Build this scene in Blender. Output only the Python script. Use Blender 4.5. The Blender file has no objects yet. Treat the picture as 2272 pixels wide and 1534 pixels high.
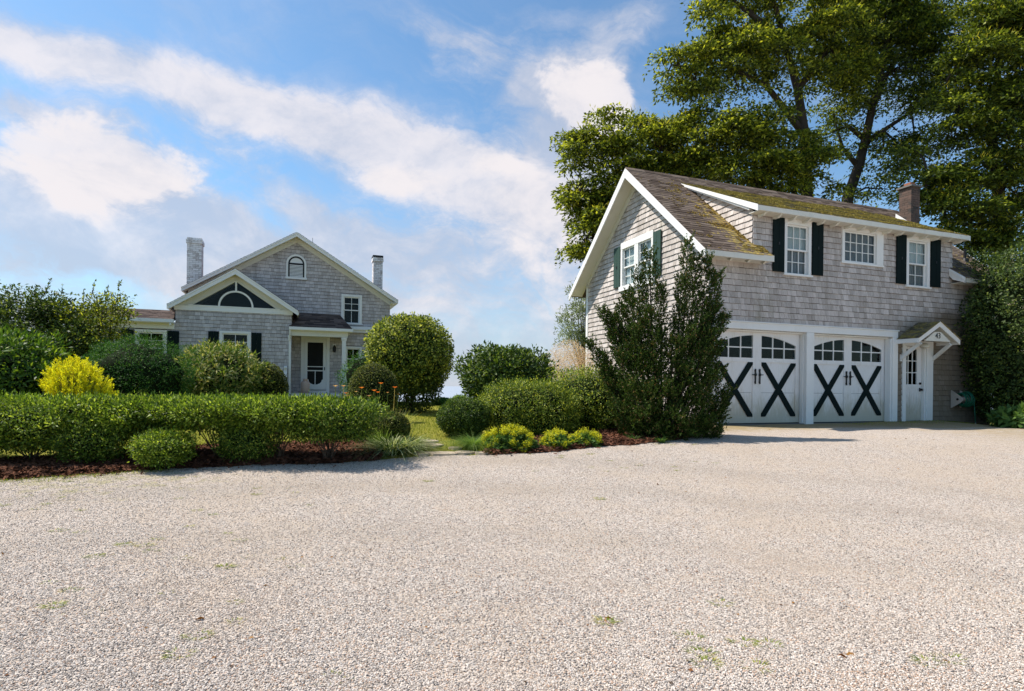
import bpy, math, random
import numpy as np
from mathutils import Vector, Matrix, noise as mnoise

R = math.radians
random.seed(7)
rng = np.random.default_rng(7)
SC = bpy.context.scene
COL = SC.collection

# ------------------------------------------------------------------ camera
FPX, CX, CY, EYE, ROLL = 1300.0, 1136.0, 858.0, 1.35, R(-0.6)
cam_d = bpy.data.cameras.new('camera')
cam = bpy.data.objects.new('camera', cam_d)
COL.objects.link(cam)
cam.location = (0, 0, EYE)
cam.rotation_euler = (R(90), ROLL, 0)
cam_d.sensor_width = 36
cam_d.lens = 36 * FPX / 2272
cam_d.shift_y = (CY - 767) / 2272
cam_d.clip_start = 0.05
cam_d.clip_end = 20000
SC.camera = cam

# ------------------------------------------------------------------ view
SC.render.engine = 'CYCLES'
SC.view_settings.view_transform = 'Standard'
SC.view_settings.look = 'None'
SC.view_settings.gamma = 1
SC.view_settings.use_curve_mapping = False
SC.view_settings.exposure = 0.92
SC.cycles.max_bounces = 6
SC.cycles.transparent_max_bounces = 8

SUN_EL, SUN_A = 54.0, 12.0          # elevation, angle behind the left side
sdir = Vector((-math.cos(R(SUN_A)) * math.cos(R(SUN_EL)), math.sin(R(SUN_A)) * math.cos(R(SUN_EL)), math.sin(R(SUN_EL))))
sun_d = bpy.data.lights.new('sun', 'SUN')
sun_d.energy = 3.6
sun_d.angle = R(0.53)
sun_d.color = (1.0, 0.93, 0.84)
sun = bpy.data.objects.new('sun', sun_d)
COL.objects.link(sun)
sun.rotation_euler = sdir.to_track_quat('Z', 'Y').to_euler()

# ------------------------------------------------------------------ node maths
class N:
    """a socket with arithmetic: every operator adds a Math node"""
    def __init__(s, nt, sock): s.nt, s.s = nt, sock
    def _m(s, op, *a, clamp=False):
        n = s.nt.nodes.new('ShaderNodeMath'); n.operation = op; n.use_clamp = clamp
        for i, v in enumerate((s,) + a):
            if isinstance(v, N): s.nt.links.new(v.s, n.inputs[i])
            else: n.inputs[i].default_value = v
        return N(s.nt, n.outputs[0])
    def __add__(s, o): return s._m('ADD', o)
    __radd__ = __add__
    def __sub__(s, o): return s._m('SUBTRACT', o)
    def __rsub__(s, o): return (s * -1.0) + o
    def __mul__(s, o): return s._m('MULTIPLY', o)
    __rmul__ = __mul__
    def __truediv__(s, o): return s._m('DIVIDE', o)
    def mx(s, o): return s._m('MAXIMUM', o)
    def mn(s, o): return s._m('MINIMUM', o)
    def exp(s): return s._m('EXPONENT')
    def fract(s): return s._m('FRACT')
    def clamp(s): return s._m('ADD', 0.0, clamp=True)
    def ss(s, a, b):
        n = s.nt.nodes.new('ShaderNodeMapRange'); n.interpolation_type = 'SMOOTHSTEP'
        s.nt.links.new(s.s, n.inputs[0]); n.inputs[1].default_value = a; n.inputs[2].default_value = b
        return N(s.nt, n.outputs[0])

def nnoise(nt, vec, scale, detail=4, rough=0.55, dist=0.0, mul=None):
    if mul is not None:
        m = nt.nodes.new('ShaderNodeMapping'); m.inputs['Scale'].default_value = mul
        nt.links.new(vec, m.inputs[0]); vec = m.outputs[0]
    n = nt.nodes.new('ShaderNodeTexNoise')
    n.inputs['Scale'].default_value = scale; n.inputs['Detail'].default_value = detail
    n.inputs['Roughness'].default_value = rough; n.inputs['Distortion'].default_value = dist
    nt.links.new(vec, n.inputs['Vector'])
    return N(nt, n.outputs[0])

def nmix(nt, fac, a, b):
    n = nt.nodes.new('ShaderNodeMix'); n.data_type = 'RGBA'
    if isinstance(fac, N): nt.links.new(fac.s, n.inputs[0])
    else: n.inputs[0].default_value = fac
    for i, v in ((6, a), (7, b)):
        if hasattr(v, 'links'): nt.links.new(v, n.inputs[i])
        else: n.inputs[i].default_value = (*v, 1)
    return n.outputs[2]

# ------------------------------------------------------------------ world: sky and clouds
W = bpy.data.worlds.new('World'); SC.world = W; W.use_nodes = True
nt = W.node_tree
for n in list(nt.nodes): nt.nodes.remove(n)
out = nt.nodes.new('ShaderNodeOutputWorld')
sky = nt.nodes.new('ShaderNodeTexSky'); sky.sky_type = 'NISHITA'; sky.sun_disc = False
sky.sun_elevation = R(SUN_EL); sky.sun_rotation = R(-(90 - SUN_A))
sky.air_density = 1.0; sky.dust_density = 0.6; sky.ozone_density = 1.6
b1 = nt.nodes.new('ShaderNodeBackground'); b1.inputs[1].default_value = 0.096
tc = nt.nodes.new('ShaderNodeTexCoord'); vec = tc.outputs['Generated']
sp = nt.nodes.new('ShaderNodeSeparateXYZ'); nt.links.new(vec, sp.inputs[0])
X_, Y_, Z_ = (N(nt, sp.outputs[i]) for i in range(3))
yy = Y_.mx(0.06)
u = X_ / yy; v = Z_ / yy
def PU(px): return (px - CX) / FPX
def PV(py): return (CY - py) / FPX
def blob(px, py, rx, ry, ang=0.0, amp=1.0):
    c, s = math.cos(R(ang)), math.sin(R(ang))
    du = u - PU(px); dv = v - PV(py)
    a = (du * c + dv * s) * (FPX / rx); b = (dv * c - du * s) * (FPX / ry)
    return ((a * a + b * b) * -1.0).exp() * amp
def ncol(vec, scale, detail, rough=.55):
    n = nt.nodes.new('ShaderNodeTexNoise'); n.inputs['Scale'].default_value = scale; n.inputs['Detail'].default_value = detail; n.inputs['Roughness'].default_value = rough
    nt.links.new(vec, n.inputs['Vector']); q = nt.nodes.new('ShaderNodeSeparateColor'); nt.links.new(n.outputs['Color'], q.inputs[0])
    return [N(nt, q.outputs[i]) - 0.5 for i in range(2)]
w1 = ncol(vec, 2.6, 3); w2 = ncol(vec, 8.0, 5, .6)
u0_, v0_ = u, v
u = u + w1[0] * .26 + w2[0] * .10; v = v + w1[1] * .16 + w2[1] * .08       # billowed outlines
ay = Y_._m('ABSOLUTE') + 0.12
su, sv = X_ / ay + w1[0] * .5 + w2[0] * .12, Z_ / ay + w1[1] * .35 + w2[1] * .10
ca_, sa_ = math.cos(R(-20)), math.sin(R(-20))
cb = nt.nodes.new('ShaderNodeCombineXYZ')
nt.links.new(((su * ca_ + sv * sa_) * 1.3).s, cb.inputs[0]); nt.links.new(((sv * ca_ - su * sa_) * 4.2).s, cb.inputs[1])
nD = nnoise(nt, vec, 24.0, 6, 0.62, 0.5, (1, 1, 1.5))
nS = nnoise(nt, cb.outputs[0], 1.9, 10, 0.66)           # wind-drawn streaks
nB = nnoise(nt, vec, 9.0, 8, 0.62, 0.4, (1, 1, 1.4))
nC = nnoise(nt, vec, 1.9, 4, 0.5, 0.6, (1, 1, 2.2))
band = blob(0, 100, 270, 80, -9, 1.0) + blob(380, 180, 320, 76, -17, 1.0) + blob(720, 275, 300, 82, -19, 1.0) + blob(990, 375, 250, 105, -26, .95) + blob(1140, 490, 200, 140, -38, .75)
cum = blob(225, 375, 275, 112, -10, 1.25) + blob(1270, 215, 92, 92, 0, 1.15) + blob(1345, 225, 70, 78, 0, 1.0) + blob(895, 392, 110, 40, -10, .8) + blob(1085, 366, 84, 38, 0, .85) + blob(535, 322, 60, 24, -15, .25)
soft = blob(340, 470, 300, 125, -26, .85) + blob(30, 440, 260, 100, 0, .7) + blob(1280, 310, 150, 130, 10, 1.1) + blob(1230, 440, 150, 110, 0, .8) + blob(1310, 120, 180, 60, 28, .75) + blob(1040, 150, 220, 130, -35, .40) \
    + blob(650, 425, 330, 50, -34, .60) + blob(60, 250, 260, 44, -6, .6) + blob(1180, 60, 260, 70, 8, .3) + blob(440, 560, 380, 70, -14, .8) + blob(150, 560, 300, 70, 0, .8) + blob(1000, 570, 360, 140, -10, .75)
low = (v * -1.0).ss(PV(430) * -1.0, PV(760) * -1.0) * .60
d_band = (band + (nS - .5) * 1.6 * (band * 1.8).mn(1.0) + ((nB - .5) * .95 + (nD - .5) * .45) * (band * 1.6).mn(1.0)).ss(0.12, 1.18)
d_cum = (cum + ((nB - .5) * 1.5 + (nD - .5) * .6) * (cum * 1.6).mn(1.0)).ss(0.34, 0.86)
d_soft = (soft + (nS - .5) * 1.9 * (soft * 2.0).mn(1.0) + ((nB - .5) * .7 + (nD - .5) * .35) * (soft * 2.0).mn(1.0)).ss(0.20, 0.95)
d_low = (low + ((nS - .5) * 1.9 + (nB - .5) * .5) * (low * 2.0).mn(1.0)).ss(0.10, 0.80)
veil = (nS * .75 + nC * .45).ss(0.50, 0.85) * .34
mask = 1.0 - (1.0 - d_band * .86) * (1.0 - d_cum * .90) * (1.0 - d_soft * .78) * (1.0 - d_low * .66) * (1.0 - veil)
hz = (v0_ * -1.0).ss(-0.28, 0.0)
mask = (1.0 - (1.0 - mask) * (1.0 - hz * 0.66)).clamp()
shade = (nB * 1.0 + nD * .30 + nS * .45 + (d_cum * 1.3 + d_band).mn(1.2) * .28).ss(0.72, 1.32)
ccol = nmix(nt, shade, (0.56, 0.62, 0.76), (0.97, 0.92, 0.94))
b2 = nt.nodes.new('ShaderNodeBackground'); nt.links.new(ccol, b2.inputs[0]); b2.inputs[1].default_value = 0.50
tint = nt.nodes.new('ShaderNodeMix'); tint.data_type = 'RGBA'; tint.blend_type = 'MULTIPLY'; tint.inputs[0].default_value = 1
nt.links.new(sky.outputs[0], tint.inputs[6]); tint.inputs[7].default_value = (0.70, 0.91, 0.98, 1)
nt.links.new(tint.outputs[2], b1.inputs[0])
mx = nt.nodes.new('ShaderNodeMixShader')
nt.links.new(mask.s, mx.inputs[0]); nt.links.new(b1.outputs[0], mx.inputs[1]); nt.links.new(b2.outputs[0], mx.inputs[2])
nt.links.new(mx.outputs[0], out.inputs[0])

# ------------------------------------------------------------------ materials
def newmat(name):
    m = bpy.data.materials.new(name); m.use_nodes = True
    nt = m.node_tree
    for n in list(nt.nodes): nt.nodes.remove(n)
    o = nt.nodes.new('ShaderNodeOutputMaterial')
    p = nt.nodes.new('ShaderNodeBsdfPrincipled')
    nt.links.new(p.outputs[0], o.inputs[0])
    return m, nt, p, o
def coords(nt, kind='Object'):
    t = nt.nodes.new('ShaderNodeTexCoord'); return t.outputs[kind]
def worldpos(nt):
    return nt.nodes.new('ShaderNodeNewGeometry').outputs['Position']
def rnd(nt):
    g = nt.nodes.new('ShaderNodeNewGeometry'); o = nt.nodes.new('ShaderNodeObjectInfo')
    return (N(nt, g.outputs['Random Per Island']) + N(nt, o.outputs['Random'])).fract()
def bump(nt, p, h, strength=0.3, dist=0.01):
    b = nt.nodes.new('ShaderNodeBump'); b.inputs['Strength'].default_value = strength; b.inputs['Distance'].default_value = dist
    nt.links.new(h.s, b.inputs['Height']); nt.links.new(b.outputs[0], p.inputs['Normal'])

def paint_mat(name, col, dirt=(0.35, 0.33, 0.27), amount=0.35, rough=0.55, spec=0.3):
    m, nt, p, o = newmat(name)
    w = worldpos(nt)
    a = nnoise(nt, w, 2.2, 6, 0.6, 0.0, (1, 1, .35)); b = nnoise(nt, w, 30, 3)
    f = (a * .75 + b * .35).ss(0.50, 0.80) * amount
    c = nmix(nt, f, col, dirt)
    nt.links.new(c, p.inputs['Base Color']); p.inputs['Roughness'].default_value = rough
    p.inputs['Specular IOR Level'].default_value = spec
    bump(nt, p, b, 0.12, 0.004)
    return m
M = {}
M['white'] = paint_mat('white_paint', (0.78, 0.77, 0.74), amount=0.16)
M['cream'] = paint_mat('cream_paint', (0.70, 0.68, 0.60), amount=0.25)
M['green'] = paint_mat('dark_green_paint', (0.007, 0.014, 0.014), (0.012, 0.020, 0.019), 0.5, 0.8, 0.08)
M['green2'] = paint_mat('faded_green_paint', (0.026, 0.060, 0.045), (0.06, 0.09, 0.08), 0.5, 0.6)
M['black'] = paint_mat('black_iron', (0.012, 0.012, 0.013), (0.03, 0.03, 0.03), 0.4, 0.5)
M['hose'] = paint_mat('green_rubber', (0.008, 0.11, 0.060), (0.01, 0.06, 0.04), 0.4, 0.4)
M['plastic'] = paint_mat('beige_plastic', (0.46, 0.39, 0.33), (0.3, 0.26, 0.2), 0.4, 0.5)
M['terracotta'] = paint_mat('clay', (0.30, 0.11, 0.06), (0.15, 0.08, 0.05), 0.6, 0.8)
M['metal'] = paint_mat('galvanised', (0.35, 0.35, 0.35), (0.2, 0.2, 0.2), 0.5, 0.4)
M['curtain'] = paint_mat('curtain_cloth', (0.78, 0.80, 0.80), (0.65, 0.68, 0.7), 0.4, 0.9)
M['blind'] = paint_mat('grey_blind', (0.32, 0.31, 0.32), (0.22, 0.22, 0.22), 0.4, 0.9)
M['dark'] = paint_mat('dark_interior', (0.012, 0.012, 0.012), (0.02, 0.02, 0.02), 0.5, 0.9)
M['can'] = paint_mat('pink_beige_can', (0.58, 0.42, 0.33), (0.4, 0.3, 0.25), 0.4, 0.6)

def door_mat():
    m, nt, p, o = newmat('weathered_white_door')
    w = worldpos(nt); sp = nt.nodes.new('ShaderNodeSeparateXYZ'); nt.links.new(w, sp.inputs[0])
    z = N(nt, sp.outputs[2])
    a = nnoise(nt, w, 3.0, 6, 0.65, 0.0, (1, 1, .3)); b = nnoise(nt, w, 14, 4, .6, 0, (3, 3, .4))
    low = (z * -1.0).ss(-1.5, -0.5)
    f = (a * .6 + b * .55 + low * .42).ss(0.54, 0.98) * .8
    c = nmix(nt, f, (0.76, 0.74, 0.72), (0.42, 0.38, 0.27))
    nt.links.new(c, p.inputs['Base Color']); p.inputs['Roughness'].default_value = 0.55
    bump(nt, p, b, 0.15, 0.004)
    return m
M['door'] = door_mat()

def shingle_mat(name, ca, cb, cc, stain=False, bright=1.0):
    m, nt, p, o = newmat(name)
    w = worldpos(nt); r = rnd(nt)
    g = nnoise(nt, w, 40, 4, 0.7, 0.0, (1.6, 1.6, 0.10))
    big = nnoise(nt, w, 0.8, 4, 0.6, 0.3, (1, 1, .7))
    f1 = (r * .34 + g * .62 + big * .30).ss(0.34, 0.98)
    c = nmix(nt, f1, ca, cb)
    f2 = (nnoise(nt, w, 60, 3, .6, 0, (1, 1, .12)) + (r * 7.3).fract() * .22).ss(0.62, .95) * .6
    c = nmix(nt, f2, c, cc)
    stk = nnoise(nt, w, 2.6, 5, .65, .2, (1.6, 1.6, .16))
    c = nmix(nt, stk.ss(.50, .72) * .38, c, (cc[0] * .85, cc[1] * .85, cc[2] * .8))
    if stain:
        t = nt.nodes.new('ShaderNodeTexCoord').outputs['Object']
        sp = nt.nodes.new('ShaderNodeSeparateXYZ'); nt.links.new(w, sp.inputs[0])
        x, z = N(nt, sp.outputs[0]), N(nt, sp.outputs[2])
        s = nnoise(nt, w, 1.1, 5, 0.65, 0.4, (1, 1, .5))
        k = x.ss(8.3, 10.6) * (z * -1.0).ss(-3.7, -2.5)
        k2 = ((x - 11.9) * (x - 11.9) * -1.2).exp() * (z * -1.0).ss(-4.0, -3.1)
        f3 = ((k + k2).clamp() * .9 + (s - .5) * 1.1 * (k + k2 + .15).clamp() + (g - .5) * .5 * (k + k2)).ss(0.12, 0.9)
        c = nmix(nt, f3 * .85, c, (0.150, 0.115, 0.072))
        gm = nnoise(nt, w, 1.7, 5, 0.6, 0, (1, 1, .3))
        c = nmix(nt, (gm.ss(.60, .80)) * .35, c, (0.19, 0.185, 0.10))
    nt.links.new(c, p.inputs['Base Color']); p.inputs['Roughness'].default_value = 0.9
    p.inputs['Specular IOR Level'].default_value = 0.15
    bump(nt, p, g, 0.5, 0.006)
    return m
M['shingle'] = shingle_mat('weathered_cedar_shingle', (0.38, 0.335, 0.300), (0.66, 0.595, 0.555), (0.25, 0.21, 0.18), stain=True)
M['shingle2'] = shingle_mat('grey_cedar_shingle', (0.40, 0.362, 0.345), (0.64, 0.59, 0.575), (0.29, 0.255, 0.235))
M['backing'] = paint_mat('old_wood', (0.06, 0.05, 0.045), (0.03, 0.03, 0.03), 0.4, 0.9)

def roof_mat(name, ca, cb, moss=(0.28, 0.22, 0.03), lo=0.62, hi=0.70, sc=5.0, amt=1.0, side=None):
    m, nt, p, o = newmat(name)
    w = worldpos(nt); r = rnd(nt)
    g = nnoise(nt, w, 90, 3, 0.7)
    big = nnoise(nt, w, 1.5, 4)
    c = nmix(nt, (r * .7 + g * .5 + big * .3).ss(.35, 1.1), ca, cb)
    n1 = nnoise(nt, w, sc, 7, 0.68, 0.2); n2 = nnoise(nt, w, 38, 4, .7)
    f = n1 * .8 + n2 * .2
    if side is not None:
        t = nt.nodes.new('ShaderNodeTexCoord').outputs['Object']
        sp = nt.nodes.new('ShaderNodeSeparateXYZ'); nt.links.new(t, sp.inputs[0])
        f = f + N(nt, sp.outputs[0]).ss(side[0], side[1]) * (1.0 - N(nt, sp.outputs[0]).ss(3.0, 6.0) * .6) * side[2] * (N(nt, sp.outputs[1]) * -1.0).ss(-2.6, -.6)
    f = f.ss(lo, hi) * amt
    mc = nmix(nt, nnoise(nt, w, 11, 4).ss(.35, .7), moss, (moss[0] * .38, moss[1] * .45, moss[2] * .9))
    c = nmix(nt, f, c, mc)
    nt.links.new(c, p.inputs['Base Color']); p.inputs['Roughness'].default_value = 0.95
    p.inputs['Specular IOR Level'].default_value = 0.1
    bump(nt, p, g + n2, 0.6, 0.006)
    return m
M['roof'] = roof_mat('brown_roof_shingle', (0.085, 0.060, 0.046), (0.19, 0.145, 0.115), (0.48, 0.34, 0.085), .60, .66, 7.0, .9, side=(-0.1, 1.3, .19))
M['roofmoss'] = roof_mat('mossy_roof_shingle', (0.085, 0.072, 0.050), (0.18, 0.15, 0.11), (0.35, 0.275, 0.07), .42, .58, 6.0, .88)
M['roofhouse'] = roof_mat('house_roof_shingle', (0.055, 0.040, 0.036), (0.17, 0.125, 0.105), (0.26, 0.22, 0.14), .62, .74, 12, .5)
M['moss'] = paint_mat('dry_moss', (0.36, 0.285, 0.075), (0.18, 0.15, 0.05), .9, 1.0, 0.05)
M['lichen'] = paint_mat('yellow_lichen', (0.58, 0.41, 0.10), (0.40, 0.29, 0.08), .9, 1.0, 0.05)

def brick_mat(name, a, b, patch):
    m, nt, p, o = newmat(name)
    w = worldpos(nt); r = rnd(nt)
    n = nnoise(nt, w, 5, 6, .7); g = nnoise(nt, w, 60, 3)
    c = nmix(nt, r, a, b)
    c = nmix(nt, (n * .7 + g * .3 + (r * 3.7).fract() * .22).ss(.62, .74), c, patch)
    nt.links.new(c, p.inputs['Base Color']); p.inputs['Roughness'].default_value = 0.85
    bump(nt, p, g, .4, .006)
    return m
M['brick_white'] = brick_mat('whitewashed_brick', (0.76, 0.75, 0.74), (0.84, 0.82, 0.82), (0.50, 0.46, 0.44))
M['brick_red'] = brick_mat('sooty_red_brick', (0.085, 0.055, 0.042), (0.13, 0.080, 0.060), (0.04, 0.035, 0.03))
M['mortar'] = paint_mat('mortar', (0.16, 0.15, 0.14), (0.1, 0.09, 0.09), .5, .9)

def glass_mat():
    m, nt, p, o = newmat('window_glass')
    nt.nodes.remove(p)
    t = nt.nodes.new('ShaderNodeBsdfTransparent'); t.inputs[0].default_value = (0.80, 0.84, 0.84, 1)
    g = nt.nodes.new('ShaderNodeBsdfGlossy'); g.inputs['Roughness'].default_value = 0.015; g.inputs[0].default_value = (.9, .9, .9, 1)
    f = nt.nodes.new('ShaderNodeFresnel'); f.inputs[0].default_value = 1.55
    ms = nt.nodes.new('ShaderNodeMixShader')
    nt.nodes.remove(f)
    ge = nt.nodes.new('ShaderNodeNewGeometry'); dt = nt.nodes.new('ShaderNodeVectorMath'); dt.operation = 'DOT_PRODUCT'
    nt.links.new(ge.outputs['Normal'], dt.inputs[0]); nt.links.new(ge.outputs['Incoming'], dt.inputs[1])
    k = 1.0 - N(nt, dt.outputs['Value'])._m('ABSOLUTE')
    fr = (k * k * k * k * k * .9 + .016) * (1.0 - N(nt, ge.outputs['Backfacing']))
    nt.links.new(fr.s, ms.inputs[0]); nt.links.new(t.outputs[0], ms.inputs[1]); nt.links.new(g.outputs[0], ms.inputs[2])
    nt.links.new(ms.outputs[0], o.inputs[0])
    return m
M['glass'] = glass_mat()

def leaf_mat(name, a, b, tip=None, trans=0.28, rough=0.5, spec=0.35, tipamt=0.15, hue=None):
    m, nt, p, o = newmat(name)
    r = rnd(nt)
    w = worldpos(nt); n = nnoise(nt, w, 1.3, 3)
    c = nmix(nt, (r * .75 + n * .5).ss(.30, 1.12), (a[0] * .8, a[1] * .8, a[2] * .8), b)
    if tip is not None:
        c = nmix(nt, ((r * 13.7).fract()).ss(1 - tipamt - .02, 1 - tipamt + .02), c, tip)
    nt.links.new(c, p.inputs['Base Color']); p.inputs['Roughness'].default_value = rough
    p.inputs['Specular IOR Level'].default_value = spec
    t = nt.nodes.new('ShaderNodeBsdfTranslucent')
    c2 = nt.nodes.new('ShaderNodeMix'); c2.data_type = 'RGBA'; c2.blend_type = 'MULTIPLY'; c2.inputs[0].default_value = 1
    nt.links.new(c, c2.inputs[6]); c2.inputs[7].default_value = (1.5, 1.45, .7, 1); nt.links.new(c2.outputs[2], t.inputs[0])
    ms = nt.nodes.new('ShaderNodeMixShader'); ms.inputs[0].default_value = trans
    nt.links.new(p.outputs[0], ms.inputs[1]); nt.links.new(t.outputs[0], ms.inputs[2]); nt.links.new(ms.outputs[0], o.inputs[0])
    return m
M['bark'] = paint_mat('bark', (0.050, 0.040, 0.032), (0.09, 0.08, 0.065), .7, .95, .1)
M['twig'] = paint_mat('twig_bark', (0.085, 0.062, 0.045), (0.08, 0.06, 0.04), .7, .95, .1)

# ------------------------------------------------------------------ ground shape
def sst(a, b, x):
    t = np.clip((x - a) / (b - a), 0, 1); return t * t * (3 - 2 * t)
def gz(x, y):
    x = np.asarray(x, float); y = np.asarray(y, float)
    z = 0.50 * sst(4.5, 13.3, y) + 0.10 * sst(13.5, 20, y)
    z = z - 0.55 * sst(11.4, 16.5, x) * sst(9, 15, y)
    z = z + 0.012 * np.sin(x * 1.3 + .5) * np.sin(y * .9) + 0.006 * np.sin(x * 3.1 + y * 2.3)
    z = z - 12.5 * sst(29, 60, y + .1 * x) - 1.0 * sst(27.5, 30, y)
    z = z - 12.5 * sst(70, 120, np.abs(x))
    return z
def gzf(x, y): return float(gz(x, y))
rt = np.array([math.cos(ROLL), 0, -math.sin(ROLL)]); upv = np.array([math.sin(ROLL), 0, math.cos(ROLL)]); fwv = np.array([0, 1., 0])
def at(px, py, Y):
    """world point that the photograph shows at this spot, Y metres away"""
    d = rt * (px - CX) / FPX + upv * (CY - py) / FPX + fwv
    return np.array([0, 0, EYE]) + d * Y
def G(px, py):
    """where the sight line meets the ground"""
    Y = 2.0
    while Y < 60:
        p = at(px, py, Y)
        if p[2] <= gzf(p[0], p[1]): break
        Y += 0.02
    return p

# ------------------------------------------------------------------ mesh helpers
class MB:
    def __init__(s): s.v = []; s.f = []
    def hexa(s, p):
        b = len(s.v); s.v += [tuple(q) for q in p]
        for f in ((0, 3, 2, 1), (4, 5, 6, 7), (0, 1, 5, 4), (1, 2, 6, 5), (2, 3, 7, 6), (3, 0, 4, 7)):
            s.f.append(tuple(b + i for i in f))
        return s
    def box(s, x0, x1, y0, y1, z0, z1):
        return s.hexa([(x0, y0, z0), (x1, y0, z0), (x1, y1, z0), (x0, y1, z0), (x0, y0, z1), (x1, y0, z1), (x1, y1, z1), (x0, y1, z1)])
    def prism(s, pts, a0, a1, axis='v'):
        """polygon extruded: axis v: pts are (u,z), axis u: pts are (v,z), axis z: pts are (u,v)"""
        def P(q, a):
            if axis == 'v': return (q[0], a, q[1])
            if axis == 'u': return (a, q[0], q[1])
            return (q[0], q[1], a)
        b = len(s.v); n = len(pts)
        s.v += [P(q, a0) for q in pts] + [P(q, a1) for q in pts]
        s.f.append(tuple(b + i for i in range(n))); s.f.append(tuple(b + n + i for i in reversed(range(n))))
        for i in range(n):
            j = (i + 1) % n; s.f.append((b + i, b + n + i, b + n + j, b + j))
        return s
    def bar(s, p, q, w, h, up=(0, 0, 1)):
        p, q = Vector(p), Vector(q); d = (q - p).normalized(); u = Vector(up)
        r = d.cross(u).normalized() * (w / 2); t = r.cross(d).normalized() * (h / 2)
        return s.hexa([p - r - t, p + r - t, q + r - t, q - r - t, p - r + t, p + r + t, q + r + t, q - r + t])
    def tube(s, pts, rad, n=8, cap=True):
        pts = [Vector(p) for p in pts]; m = len(pts)
        if not hasattr(rad, '__len__'): rad = [rad] * m
        b = len(s.v); prev = None
        for i, p in enumerate(pts):
            d = (pts[min(i + 1, m - 1)] - pts[max(i - 1, 0)])
            d = d.normalized() if d.length > 1e-9 else Vector((0, 0, 1))
            if prev is None:
                a = d.orthogonal().normalized()
            else:
                a = (prev - d * prev.dot(d)); a = a.normalized() if a.length > 1e-6 else d.orthogonal().normalized()
            prev = a; c = d.cross(a)
            for k in range(n):
                t = 2 * math.pi * k / n
                s.v.append(tuple(p + (a * math.cos(t) + c * math.sin(t)) * rad[i]))
        for i in range(m - 1):
            for k in range(n):
                k2 = (k + 1) % n
                s.f.append((b + i * n + k, b + i * n + k2, b + (i + 1) * n + k2, b + (i + 1) * n + k))
        if cap:
            s.f.append(tuple(b + k for k in reversed(range(n)))); s.f.append(tuple(b + (m - 1) * n + k for k in range(n)))
        return s
    def lathe(s, prof, cx=0, cy=0, n=16):
        b = len(s.v)
        for r, z in prof:
            for k in range(n):
                t = 2 * math.pi * k / n; s.v.append((cx + r * math.cos(t), cy + r * math.sin(t), z))
        for i in range(len(prof) - 1):
            for k in range(n):
                k2 = (k + 1) % n; s.f.append((b + i * n + k, b + i * n + k2, b + (i + 1) * n + k2, b + (i + 1) * n + k))
        s.f.append(tuple(b + k for k in reversed(range(n)))); s.f.append(tuple(b + (len(prof) - 1) * n + k for k in range(n)))
        return s
    def mesh(s, name, mat, smooth=False):
        me = bpy.data.meshes.new(name); me.from_pydata(s.v, [], s.f); me.update()
        if smooth: me.polygons.foreach_set('use_smooth', [True] * len(me.polygons))
        me.materials.append(mat if not isinstance(mat, str) else M[mat])
        return me

def link(name, me, parent=None, kind=None):
    o = bpy.data.objects.new(name, me); COL.objects.link(o)
    if parent is not None: o.parent = parent
    if kind: o['kind'] = kind
    return o
def part(name, mb, mat, parent, rz=0.0, smooth=False, kind=None, bevel=0):
    o = link(name, mb.mesh(name, mat, smooth), parent, kind)
    if parent is not None and parent.type == 'EMPTY' and parent.get('zframe'):
        o.location = (0, 0, -parent.location.z); o.rotation_euler = (0, 0, rz)
    if bevel:
        m = o.modifiers.new('bevel', 'BEVEL'); m.width = bevel; m.segments = 1; m.limit_method = 'ANGLE'
    return o
def thing(name, label, cat, loc, rz=0.0, group=None, zframe=False):
    o = bpy.data.objects.new(name, None); COL.objects.link(o)
    o.location = loc; o.rotation_euler = (0, 0, rz); o.empty_display_size = .2
    o['label'] = label; o['category'] = cat
    if group: o['group'] = group
    if zframe: o['zframe'] = 1
    return o

def npmesh(name, verts, faces, mat, smooth=False):
    """faces: (n,k) array of equal-sided polygons"""
    me = bpy.data.meshes.new(name)
    n, k = faces.shape
    me.vertices.add(len(verts)); me.vertices.foreach_set('co', np.ascontiguousarray(verts, dtype=np.float32).ravel())
    me.loops.add(n * k); me.loops.foreach_set('vertex_index', np.ascontiguousarray(faces, dtype=np.int32).ravel())
    me.polygons.add(n); me.polygons.foreach_set('loop_start', np.arange(0, n * k, k, dtype=np.int32))
    me.polygons.foreach_set('loop_total', np.full(n, k, dtype=np.int32))
    if smooth: me.polygons.foreach_set('use_smooth', np.ones(n, dtype=bool))
    me.materials.append(mat if not isinstance(mat, str) else M[mat])
    me.update(calc_edges=True)
    return me

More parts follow.
